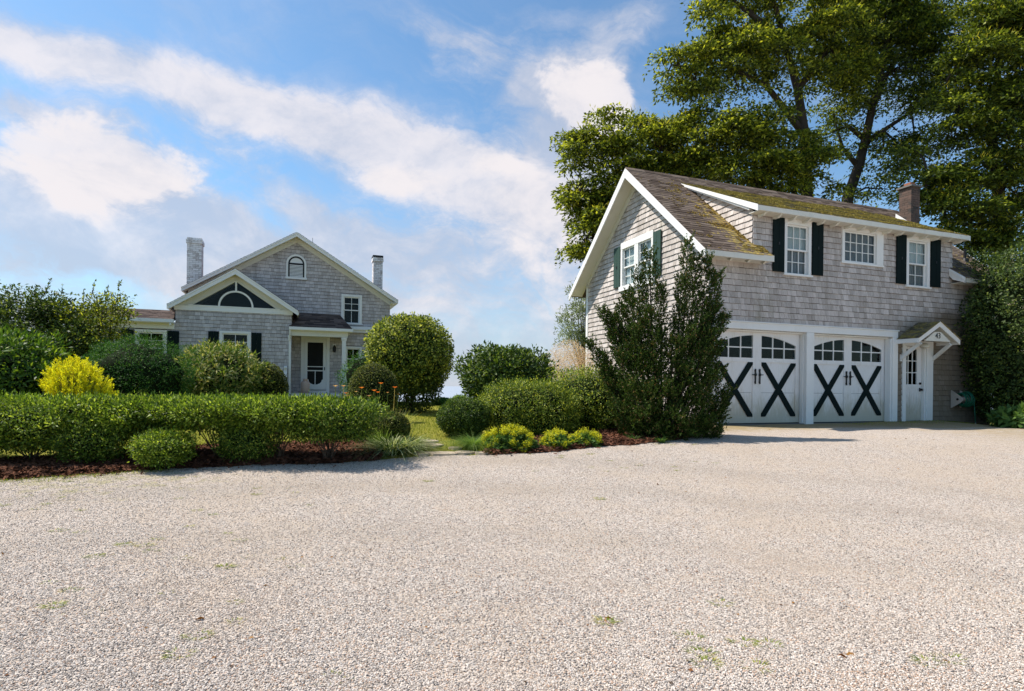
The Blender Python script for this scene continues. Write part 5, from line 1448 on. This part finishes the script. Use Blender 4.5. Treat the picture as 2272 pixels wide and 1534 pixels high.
daylily(760, 10.6, [(768, 874, 'o'), (744, 858, 'p'), (762, 858, 'p'), (770, 880, 'p')], 'pale daylilies just above the hedge, in front of the porch post')
# lime-yellow lady's mantle along the gravel
def mantle(px, py, w, h, n, label):
    p = G(px, py); x, y = p[0], p[1] + .15
    t = thing('ladys_mantle', label, 'flower', (x, y, gzf(x, y)), 0, 'lime-yellow flowering plants along the gravel edge')
    k = n; a = rand_dir(k); a[:, 2] = np.abs(a[:, 2]); q = a * [w / 2, .25, h] * rng.uniform(.6, 1.0, (k, 1))
    cl = rng.integers(0, 40, k); ctr = rand_dir(40); ctr[:, 2] = np.abs(ctr[:, 2]); ctr = ctr * [w / 2, .25, h]; q = ctr[cl] + rng.normal(0, .028, (k, 3)); q[:, 2] = np.abs(q[:, 2])
    V = leaf_quads(q, rand_dir(k), unit(rng.normal(size=(k, 3)) + [0, -.3, 1]), rng.uniform(.012, .024, k), rng.uniform(.012, .02, k))
    link('bloom', npmesh('bloom', V, np.arange(len(V)).reshape(-1, 4), 'ladys'), t)
    m = n // 6; a = rand_dir(m); a[:, 2] = np.abs(a[:, 2]); q = a * [w / 2, .28, h * .75] * rng.random((m, 1)) ** .4
    V = leaf_quads(q, unit(a + rng.normal(0, .4, (m, 3))), unit(a + [0, 0, .7]), rng.uniform(.05, .09, m), rng.uniform(.05, .09, m))
    link('foliage', npmesh('foliage', V, np.arange(len(V)).reshape(-1, 4), 'mantle'), t)
mantle(1130, 1004, .92, .38, 9000, 'largest lime-yellow flower clump beside the mop of fine grass')
mantle(1235, 998, .52, .27, 3800, 'small lime-yellow flower clump in the middle of the row at the gravel edge')
mantle(1300, 992, .58, .25, 3400, 'lime-yellow flower clump nearest to the juniper')
for px, py, lab in ((1408, 980, 'small bright green weed rosette at the gravel edge below the juniper, left one'), (1468, 984, 'small bright green weed rosette at the gravel edge below the juniper, right one')):
    grass_clump('weed', lab, 'weed', px, py, .1, .17, 60, 'mantle', .03, .5, 1.0, base_r=.05)

# smoke bush and hazy tree behind the garage corner
sh('smoke_bush', 'pink feathery smoke bush at the left corner of the garage', 'bush', 1262, 108, 762, 16.6, 'smoke', n=16000, leaf=(.045, .012), shell=.6, lobes=(14, .15, .06), core=0, lift=.5, up=.2)
airy_tree('pale grey-green tree showing past the left corner of the garage', 1300, 130, 596, 27.0, 'farleaf', 5200, (.20, .045), 40, lowz=.35, name='pale_tree', sprigs=10)

# --- the juniper in front of the garage
def juniper():
    x0, y0 = place(1470, 11.3), 11.3; bz = gzf(x0, y0)
    t = thing('juniper', 'tall ragged dark juniper with two spires in front of the garage corner', 'tree', (x0, y0, bz))
    tips = [(1441, 560, 0, .26), (1466, 640, .1, .17), (1415, 610, -.1, .22), (1392, 655, .1, .2), (1527, 538, .1, .21), (1512, 620, -.1, .12), (1545, 575, .15, .16), (1570, 572, .1, .13), (1592, 612, .0, .13),
            (1588, 680, .1, .13), (1606, 706, -.1, .10), (1336, 690, .1, .13), (1356, 720, .1, .14), (1375, 682, .2, .13), (1312, 764, .1, .12), (1338, 792, 0, .16), (1350, 830, -.1, .2), (1360, 700, 0, .15),
            (1614, 868, -.2, .13), (1604, 900, -.2, .16), (1598, 820, -.1, .16), (1596, 762, -.1, .14), (1600, 930, -.2, .18), (1558, 700, -.2, .17), (1440, 690, -.3, .22),
            (1405, 730, -.3, .26), (1375, 790, -.3, .26), (1500, 760, -.5, .28), (1560, 780, -.4, .26), (1445, 790, -.5, .28), (1400, 850, -.6, .28), (1480, 850, -.7, .30), (1550, 860, -.6, .28), (1365, 900, -.5, .24),
            (1430, 910, -.8, .28), (1500, 920, -.9, .28), (1570, 930, -.6, .24), (1590, 955, -.4, .18), (1530, 950, -.8, .25), (1400, 945, -.6, .2), (1470, 960, -.8, .22), (1580, 740, -.3, .2), (1530, 730, -.4, .18),
            (1455, 750, -.4, .20), (1420, 780, -.4, .24), (1580, 830, -.5, .22), (1530, 810, -.6, .26), (1440, 860, -.7, .26)]
    mb = MB(); Vs = []
    O = np.array([x0, y0, bz])
    for (px, py, dy, rad) in tips:
        tip = at(px, py, 11.35 + dy) - O
        big = py < 660 and 1400 < px < 1560
        bx = (tip[0] * (.55 if py > 640 else .75), tip[1] * .3, max(0.0, min(tip[2] - (1.9 if big else 1.1), 1.6)))
        b0 = np.array([tip[0] * .25, tip[1] * .2, max(.0, bx[2] * .4)])
        bxa = np.array(bx)
        ctl = (b0 + tip) / 2 + np.array([tip[0] * .12, 0, -.12])
        L = np.linalg.norm(tip - bxa)
        mb.tube([(0, 0, 0), tuple(b0), tuple(bxa), tuple(bxa * .4 + tip * .6), tuple(tip)], [.05, .035, .022, .012, .004], 5)
        # sub-sprays
        ns = int(46 + 66 * min(2.2, L))
        s = rng.random(ns) ** .8
        axis = unit(tip - bxa)
        for k in range(ns):
            c = bxa + (tip - bxa) * s[k]
            rr = rad * (1.0 - s[k] ** 2 * .86) * (.95 if py < 700 else 1.2)
            o = rand_dir(1)[0]; o = unit(o - axis * (o @ axis)) * rr * rng.random() ** .6
            dr = unit(axis * 1.1 + unit(o + 1e-6) * .8 + [0, 0, .35]); ln = .10 + .15 * rng.random()
            m = 22; tt = rng.random(m); q = c + o + dr * (tt * ln)[:, None] + rng.normal(0, .016, (m, 3)) * (1.1 - tt)[:, None]
            Vs.append(leaf_quads(q, unit(dr + rng.normal(0, .55, (m, 3))), rand_dir(m), rng.uniform(.026, .055, m), rng.uniform(.014, .026, m)))
    V = np.concatenate(Vs)
    link('foliage', npmesh('foliage', V, np.arange(len(V)).reshape(-1, 4), 'juniper'), t)
    link('branch', mb.mesh('branch', 'bark'), t, 'stuff')
    print('juniper leaves', len(V) // 4)
juniper()

# --- right side: flowering shrub against the garage wall
t = sh('hydrangea_shrub', 'tall dark shrub with cream flower tips covering the right end of the garage', 'shrub', 2266, 200, 560, 15.6, 'darkshrub', depth=2.2, n=36000, leaf=(.08, .045), tuft=6, tuftr=.1, shell=.3, lobes=(44, .34, .02), core=.72, power=2.8, zcut=.95, lift=.1, stems=8, stemr=.03, fine=(160, .30, .006))
def flowers_on(t, rad, zc, n, mat, size, xmax=.4, zlo=.2):
    V = []
    for _ in range(n):
        d = rand_dir(1)[0]; d[1] = -abs(d[1]); d[0] = -abs(d[0]) if random.random() < .7 else d[0]
        if d[2] < zlo - .4: continue
        c = d * rad * 1.0 + [0, 0, zc]; m = 16
        V.append(leaf_quads(c + rng.normal(0, size, (m, 3)) * [1, 1, .6], rand_dir(m), unit(rng.normal(size=(m, 3)) + d * 1.5), rng.uniform(.02, .035, m), rng.uniform(.018, .03, m)))
    V = np.concatenate(V); link('bloom', npmesh('bloom', V, np.arange(len(V)).reshape(-1, 4), mat), t)
flowers_on(t, np.array([1.22, 1.08, 2.3]), 2.35, 110, 'petal_white', .045)
sh('hydrangea_shrub', 'lower dark foliage filling the corner behind the hose reel', 'shrub', 2268, 130, 800, 16.0, 'viburnum', depth=1.6, n=9000, leaf=(.08, .045), tuft=6, tuftr=.1, shell=.4, lobes=(14, .2, .05), core=.7)
sh('hosta', 'bright broad-leaved plant at the right picture edge beside the gravel', 'plant', 2262, 82, 914, 13.9, 'mantle', n=900, leaf=(.17, .11), tuft=5, tuftr=.12, shell=.5, lobes=(8, .2, .1), core=.5, stems=0)

# ================================================================== TALL TREES BEHIND THE GARAGE
def big_tree(label, trunk, limbs, clusters, mat, npad, base_xy, leaf=(.18, .078), catk=.55, tr=.22, padn=190):
    bx, by = base_xy; bz = gzf(bx, by); O = np.array([bx, by, bz])
    t = thing('tall_tree', label, 'tree', (bx, by, bz), 0, 'tall trees behind the garage')
    mb = MB()
    tp = [np.array(p) - O for p in trunk]; n = len(tp)
    mb.tube([tuple(p) for p in tp], [tr * (1 - .75 * i / (n - 1)) for i in range(n)], 10)
    skel = list(tp)
    for l in limbs:
        lp = [np.array(p) - O for p in l]
        mb.tube([tuple(p) for p in lp], [tr * .5 * (1 - .9 * i / (len(lp) - 1)) for i in range(len(lp))], 7); skel += lp
    # denser skeleton for attaching twigs
    sk = np.array(skel)
    V, VC = [], []
    tot = sum(c[3] ** 2 for c in clusters)
    for (px, py, Y, r, dens) in [(c[0], c[1], c[2], c[3], c[4] if len(c) > 4 else 1.0) for c in clusters]:
        cc = at(px, py, Y) - O; R_ = r / FPX * Y
        k = max(2, int(npad * r * r / tot * dens))
        d_ = np.linalg.norm(sk - cc, axis=1); a0 = sk[np.argmin(d_)]
        mid = (a0 + cc) / 2 + np.array([0, 0, .25])
        mb.tube([tuple(a0), tuple(mid), tuple(cc)], [.055, .04, .022], 5)
        for _ in range(k):
            o = rand_dir(1)[0] * rng.random() ** .45; c = cc + o * [R_ * 1.05, R_ * 1.0, R_ * .9]
            mb.tube([tuple(cc + (c - cc) * .05), tuple((cc + c) / 2 + rng.normal(0, .08, 3)), tuple(c)], [.018, .012, .005], 4)
            s = rng.uniform(.30, .78); m = int(padn * (s / .45) ** 1.3)
            q = rng.normal(size=(m, 3)).clip(-1.6, 1.6) * [s * .60, s * .60, s * .14]
            q[:, 2] -= (q[:, 0] ** 2 + q[:, 1] ** 2) * .35 / s
            od = q.copy(); od[:, 2] = 0; od = unit(od + 1e-6)
            D = unit(od * .8 + rng.normal(size=(m, 3)) * .5 + [0, 0, -.15])
            V.append(leaf_quads(q + c, D, unit(rng.normal(size=(m, 3)) * .5 + [0, 0, 1]), leaf[0] * rng.uniform(.55, 1.15, m), leaf[1] * rng.uniform(.7, 1.2, m)))
            if rng.random() < catk:
                m = 28; q = rng.normal(size=(m, 3)).clip(-1.5, 1.5) * [s * .5, s * .5, .05] + [0, 0, s * .14] + c
                qq = q - c; qq[:, 2] = 0
                VC.append(leaf_quads(q, unit(unit(qq) * .7 + rng.normal(size=(m, 3)) * .35 + [0, 0, .75]), rand_dir(m), rng.uniform(.12, .22, m), rng.uniform(.020, .032, m)))
    V = np.concatenate(V)
    link('crown', npmesh('crown', V, np.arange(len(V)).reshape(-1, 4), mat), t)
    if VC:
        VC = np.concatenate(VC); link('catkin', npmesh('catkin', VC, np.arange(len(VC)).reshape(-1, 4), 'catkin'), t, 'stuff')
    link('trunk', mb.mesh('trunk', 'bark', True), t)
    print(label[:30], len(V) // 4)
A = lambda px, py, Y: at(px, py, Y)
bA = (A(1560, 858, 22.5)[0], 22.5)
big_tree('tree with a low wide limb of foliage left of the garage ridge',
         [(*bA, .2), A(1560, 600, 22.5), A(1545, 430, 22.5), A(1500, 350, 22.3), A(1420, 300, 22)],
         [[A(1545, 430, 22.5), A(1450, 420, 22), A(1340, 430, 21.6), A(1290, 420, 21.5)], [A(1545, 480, 22.5), A(1420, 500, 21.8), A(1320, 530, 21.5)], [A(1500, 350, 22.3), A(1380, 330, 22), A(1300, 320, 21.8)]],
         [(1295, 325, 21.8, 50), (1270, 300, 21.8, 30), (1360, 300, 22, 62), (1420, 265, 22.3, 42, .6), (1460, 320, 22.3, 65), (1515, 285, 22.6, 48), (1285, 410, 21.5, 46), (1345, 425, 21.6, 55), (1400, 390, 22, 65), (1285, 470, 21.5, 42), (1335, 480, 21.4, 46),
          (1300, 530, 21.3, 42), (1285, 555, 21.3, 26), (1440, 440, 22.2, 60), (1500, 380, 22.5, 60), (1330, 550, 21.4, 30), (1380, 470, 21.8, 50), (1500, 440, 22.4, 50)],
         'tree', 175, bA, padn=205)
bB = (A(1800, 858, 23.5)[0], 23.5)
big_tree('tallest tree directly behind the garage roof with a spreading crown',
         [(*bB, .2), A(1800, 600, 23.5), A(1790, 420, 23.5), A(1785, 300, 23.4), A(1770, 200, 23.3), A(1740, 90, 23.2), A(1700, -60, 23)],
         [[A(1785, 300, 23.4), A(1700, 190, 23), A(1600, 140, 22.6), A(1500, 150, 22.3)], [A(1790, 400, 23.4), A(1680, 330, 22.6), A(1580, 310, 22)], [A(1770, 200, 23.3), A(1840, 100, 23.5), A(1870, 0, 23.6)], [A(1740, 90, 23.2), A(1650, 20, 23), A(1580, -40, 22.8)]],
         [(1480, 165, 22.4, 34), (1530, 120, 22.5, 62), (1545, 170, 22.3, 50), (1600, 70, 22.8, 72), (1570, 20, 22.8, 52), (1640, 130, 22.6, 70), (1690, 60, 23, 75), (1620, -50, 22.8, 70), (1720, -30, 23.2, 80), (1560, 200, 22.3, 40), (1640, 200, 22.5, 46, .5), (1720, 150, 23, 70),
          (1780, 90, 23.3, 75), (1860, 60, 23.5, 85), (1830, -40, 23.5, 85), (1830, 150, 23.4, 66), (1900, 130, 23.6, 55), (1870, 185, 23.6, 45), (1780, 210, 23, 52, .45),
          (1560, 300, 21.8, 55), (1540, 345, 21.6, 55), (1610, 270, 22, 60), (1640, 330, 21.9, 75), (1700, 270, 22.4, 62), (1600, 390, 21.8, 60), (1700, 370, 22, 80), (1750, 320, 22.6, 60), (1790, 380, 22.4, 62), (1760, 430, 22.2, 55), (1680, 420, 22, 55), (1840, 400, 22.8, 40, .6), (1820, 330, 22.8, 42, .6)],
         'tree', 300, bB, tr=.30, padn=200)
bC = (A(1880, 858, 25)[0], 25)
big_tree('leaning dark-trunked tree with thin see-through foliage above the garage chimney',
         [(*bC, .2), A(1878, 600, 25), A(1880, 440, 25), A(1905, 370, 25), A(1920, 310, 25), A(1935, 240, 25), A(1955, 160, 25), A(1975, 60, 25), A(1990, -60, 25)],
         [[A(1915, 320, 25), A(1960, 290, 24.8), A(2020, 250, 24.6), A(2080, 190, 24.5)], [A(1935, 240, 25), A(1975, 150, 25.2), A(2030, 90, 25.4)], [A(1920, 310, 25), A(1880, 280, 25.2), A(1830, 300, 25.3)], [A(1905, 370, 25), A(1870, 330, 25), A(1850, 260, 25)]],
         [(1960, 70, 25, 85, .8), (2040, 40, 25.2, 85, .8), (1920, -20, 25, 85, .8), (2050, 120, 25, 70, .6), (1900, 110, 25, 60, .5), (1980, 160, 25, 62, .4), (1900, 220, 25, 55, .35), (1850, 270, 25.2, 50, .35), (2020, 220, 24.8, 55, .4), (1960, 330, 24.8, 60, .3), (2010, 360, 24.6, 55, .3), (1960, 420, 24.6, 42, .4),
          (1850, 340, 25, 45, .3), (2090, 180, 24.5, 60, .6), (1990, 290, 24.8, 45, .2), (2030, 310, 24.6, 50, .35)],
         'treeb', 520, bC, tr=.27, catk=.25, padn=130)
bD = (A(2230, 858, 22)[0], 22)
big_tree('dense tree filling the right picture edge above the garage chimney',
         [(*bD, -.2), A(2225, 600, 22), A(2215, 420, 22), A(2200, 300, 22), A(2215, 150, 22), A(2240, 0, 22)],
         [[A(2215, 420, 22), A(2130, 380, 21.6), A(2060, 400, 21.4)], [A(2200, 300, 22), A(2130, 240, 21.8), A(2100, 180, 21.6)], [A(2220, 500, 22), A(2150, 500, 21.5), A(2090, 490, 21.3)]],
         [(2150, 130, 21.6, 62), (2120, 180, 21.5, 45), (2200, 80, 21.7, 75), (2270, 30, 22, 80), (2210, 10, 22, 70), (2250, 150, 21.7, 70), (2180, 190, 21.5, 60), (2130, 240, 21.5, 52), (2250, 240, 21.6, 72), (2110, 300, 21.5, 48, .8), (2180, 290, 21.5, 62), (2260, 330, 21.6, 72), (2130, 370, 21.4, 60), (2200, 390, 21.4, 70),
          (2080, 400, 21.3, 52), (2050, 440, 21.3, 46), (2110, 450, 21.2, 60), (2180, 470, 21.2, 66), (2260, 440, 21.4, 70), (2100, 510, 21.2, 42), (2160, 545, 21.2, 52), (2240, 530, 21.3, 66), (2040, 340, 21.6, 36, .6), (2330, 200, 22, 90), (2330, 400, 22, 90), (2330, 60, 22, 90)],
         'treeb', 285, bD, tr=.28, catk=.5, padn=200)

# ================================================================== LAWN, PATH AND SMALL THINGS
def lawn():
    n = 70000
    t = rng.random(n); y = 9.2 + 15 * t ** 1.3; px = rng.uniform(0, 1340, n); x = (px - CX) / FPX * y
    e = np.array([edge_y(q) for q in np.clip(x, -14, 4.3)])
    ok = y > np.where(x < -1.95, e + 1.25, np.where(x > -.42, e + 1.4, e + .42))
    x, y = x[ok], y[ok]; n = len(x)
    P = np.stack([x, y, gz(x, y) - .005], -1)
    L = rng.uniform(.03, .065, n); w = rng.uniform(.004, .009, n) * (.6 + y * .05)
    a = rng.random(n) * 6.283; S = np.stack([np.cos(a), np.sin(a), 0 * a], -1)
    D = unit(rng.normal(size=(n, 3)) * [.35, .35, 0] + [0, 0, 1])
    V = np.stack([P - S * w[:, None], P + S * w[:, None], P + D * L[:, None]], 1).reshape(-1, 3)
    o = link('lawn_grass', npmesh('lawn_grass', V, np.arange(len(V)).reshape(-1, 3), 'lawnblade'), None, 'stuff')
    o['label'] = 'short mown yellow-green grass between the hedge and the house'; o['category'] = 'grass'
lawn()
M['flag'] = paint_mat('tan_flagstone', (0.50, 0.40, 0.31), (0.30, 0.24, 0.18), .6, .9, .15)
pth = bpy.data.objects.new('path', None); COL.objects.link(pth); pth['kind'] = 'structure'
for (px, py, w, d_, a) in ((938, 1008, .30, .22, .2), (985, 1008, .50, .24, 0), (1030, 1006, .34, .2, -.1), (1070, 1007, .26, .18, .2), (955, 990, .42, .26, .1), (948, 981, .36, .2, 0), (1010, 996, .22, .14, .3)):
    p = G(px, py); m = MB(); k = 9
    pts = [(math.cos(i / k * 6.283) * w / 2 * random.uniform(.85, 1.12), math.sin(i / k * 6.283) * d_ * .9 * random.uniform(.85, 1.1)) for i in range(k)]
    m.prism(pts, -.03, .028, 'z'); o = link('flagstone', m.mesh('flagstone', 'flag'), pth); o.location = (p[0], p[1], p[2]); o.rotation_euler = (0, 0, a)
# weeds and moss tufts growing in the gravel, fallen leaves
def gravel_bits():
    pts = [(500, 1262), (440, 1418), (400, 1458), (740, 1517), (1342, 1385), (277, 1213), (322, 1215), (130, 1182), (210, 1240), (120, 1350), (5, 1125), (1330, 1110), (1650, 1432), (1680, 1488), (1530, 1420), (1555, 1455), (1568, 1480), (2060, 1478), (2105, 1470), (1600, 1345), (1705, 1437), (950, 1070), (1310, 1010), (1240, 1018), (1480, 985)]
    Vs, Fs, b = [], [], 0
    for i in range(95):
        if i < len(pts): px, py = pts[i]; s = 1.0
        else:
            px, py = (rng.uniform(0, 700), 1060 + 330 * rng.random() ** 1.6) if i % 3 else (rng.uniform(1150, 1600), rng.uniform(985, 1050)); s = rng.uniform(.25, .7)
        p = G(px, py); n = int(44 * s) + 8; a = rng.random(n) * 6.283; r = np.sqrt(rng.random(n)) * .020 * (.7 + s)
        P = np.stack([p[0] + np.cos(a) * r * 1.6, p[1] + np.sin(a) * r, np.full(n, p[2] + .01)], -1)
        V, F = blades(P, np.stack([np.cos(a), np.sin(a), .8 + 0 * a], -1), rng.uniform(.020, .042, n) * (.7 + .5 * s), rng.uniform(.004, .008, n), np.full(n, .4))
        Vs.append(V); Fs.append(F + b); b += len(V)
    o = link('gravel_weeds', npmesh('gravel_weeds', np.concatenate(Vs), np.concatenate(Fs), 'weed'), None, 'stuff')
    o['label'] = 'tiny green weed tufts scattered over the gravel'; o['category'] = 'weeds'
    # low green fringe along the bed's edge, at the far left
    Vs = []
    n = 2600; x = np.concatenate([rng.uniform(-9.5, -4.6, n), rng.uniform(8.2, 13.4, 2200)]); e = np.array([edge_y(q) for q in x])
    y = np.concatenate([e[:n] + rng.normal(-.10, .09, n), e[n:] - np.abs(rng.normal(0, .5, 2200)) - .05])
    P = np.stack([x, y, gz(x, y) + .015], -1); k = len(x); a = rng.random(k) * 6.283
    V, F = blades(P, np.stack([np.cos(a) * .8, np.sin(a) * .8, np.ones(k)], -1), rng.uniform(.02, .06, k), rng.uniform(.004, .008, k), np.full(k, .4))
    o = link('edge_grass', npmesh('edge_grass', V, F, 'lawnblade'), None, 'stuff'); o['label'] = 'thin grass creeping over the edges of the gravel'; o['category'] = 'grass'
    LM('deadleaf', (0.22, 0.09, 0.03), (0.42, 0.22, 0.06), (0.07, 0.045, 0.03), .1, .7, .2, .3)
    q = [(1345, 1385), (1900, 1463), (1795, 1466), (1882, 1470), (1545, 1072), (1462, 1080), (455, 1380), (1340, 1378)] + [(rng.uniform(0, 2272), 1000 + 530 * rng.random()) for _ in range(70)] + [(rng.uniform(1580, 2200), rng.uniform(950, 1010)) for _ in range(40)]
    P = np.array([G(*c) for c in q]) + [0, 0, .02]; k = len(P); s = np.where(np.arange(k) < 8, 1.5, .7)
    V = leaf_quads(P, unit(rng.normal(size=(k, 3)) * [1, 1, .15]), unit(rng.normal(size=(k, 3)) * .4 + [0, 0, 1]), .045 * s * rng.uniform(.6, 1.2, k), .022 * s, fold=.6)
    o = link('fallen_leaves', npmesh('fallen_leaves', V, np.arange(len(V)).reshape(-1, 4), 'deadleaf'), None, 'stuff'); o['label'] = 'dry brown leaves lying on the gravel'; o['category'] = 'leaves'
gravel_bits()
# telephone wires from the right edge to the garage roof
for i, (p, q_) in enumerate((((2192, 592, 17), (2420, 440, 16)), ((2200, 598, 17), (2450, 452, 15)))):
    a, b_ = at(*p), at(*q_); m = MB().tube([tuple(a + (b_ - a) * t + np.array([0, 0, -.25 * math.sin(math.pi * t)])) for t in np.linspace(0, 1, 10)], .012, 6)
    o = link('cable', m.mesh('cable', 'metal')); o['category'] = 'cable'; o['label'] = ('upper' if i == 0 else 'lower') + ' overhead cable running from the right picture edge to the garage roof'
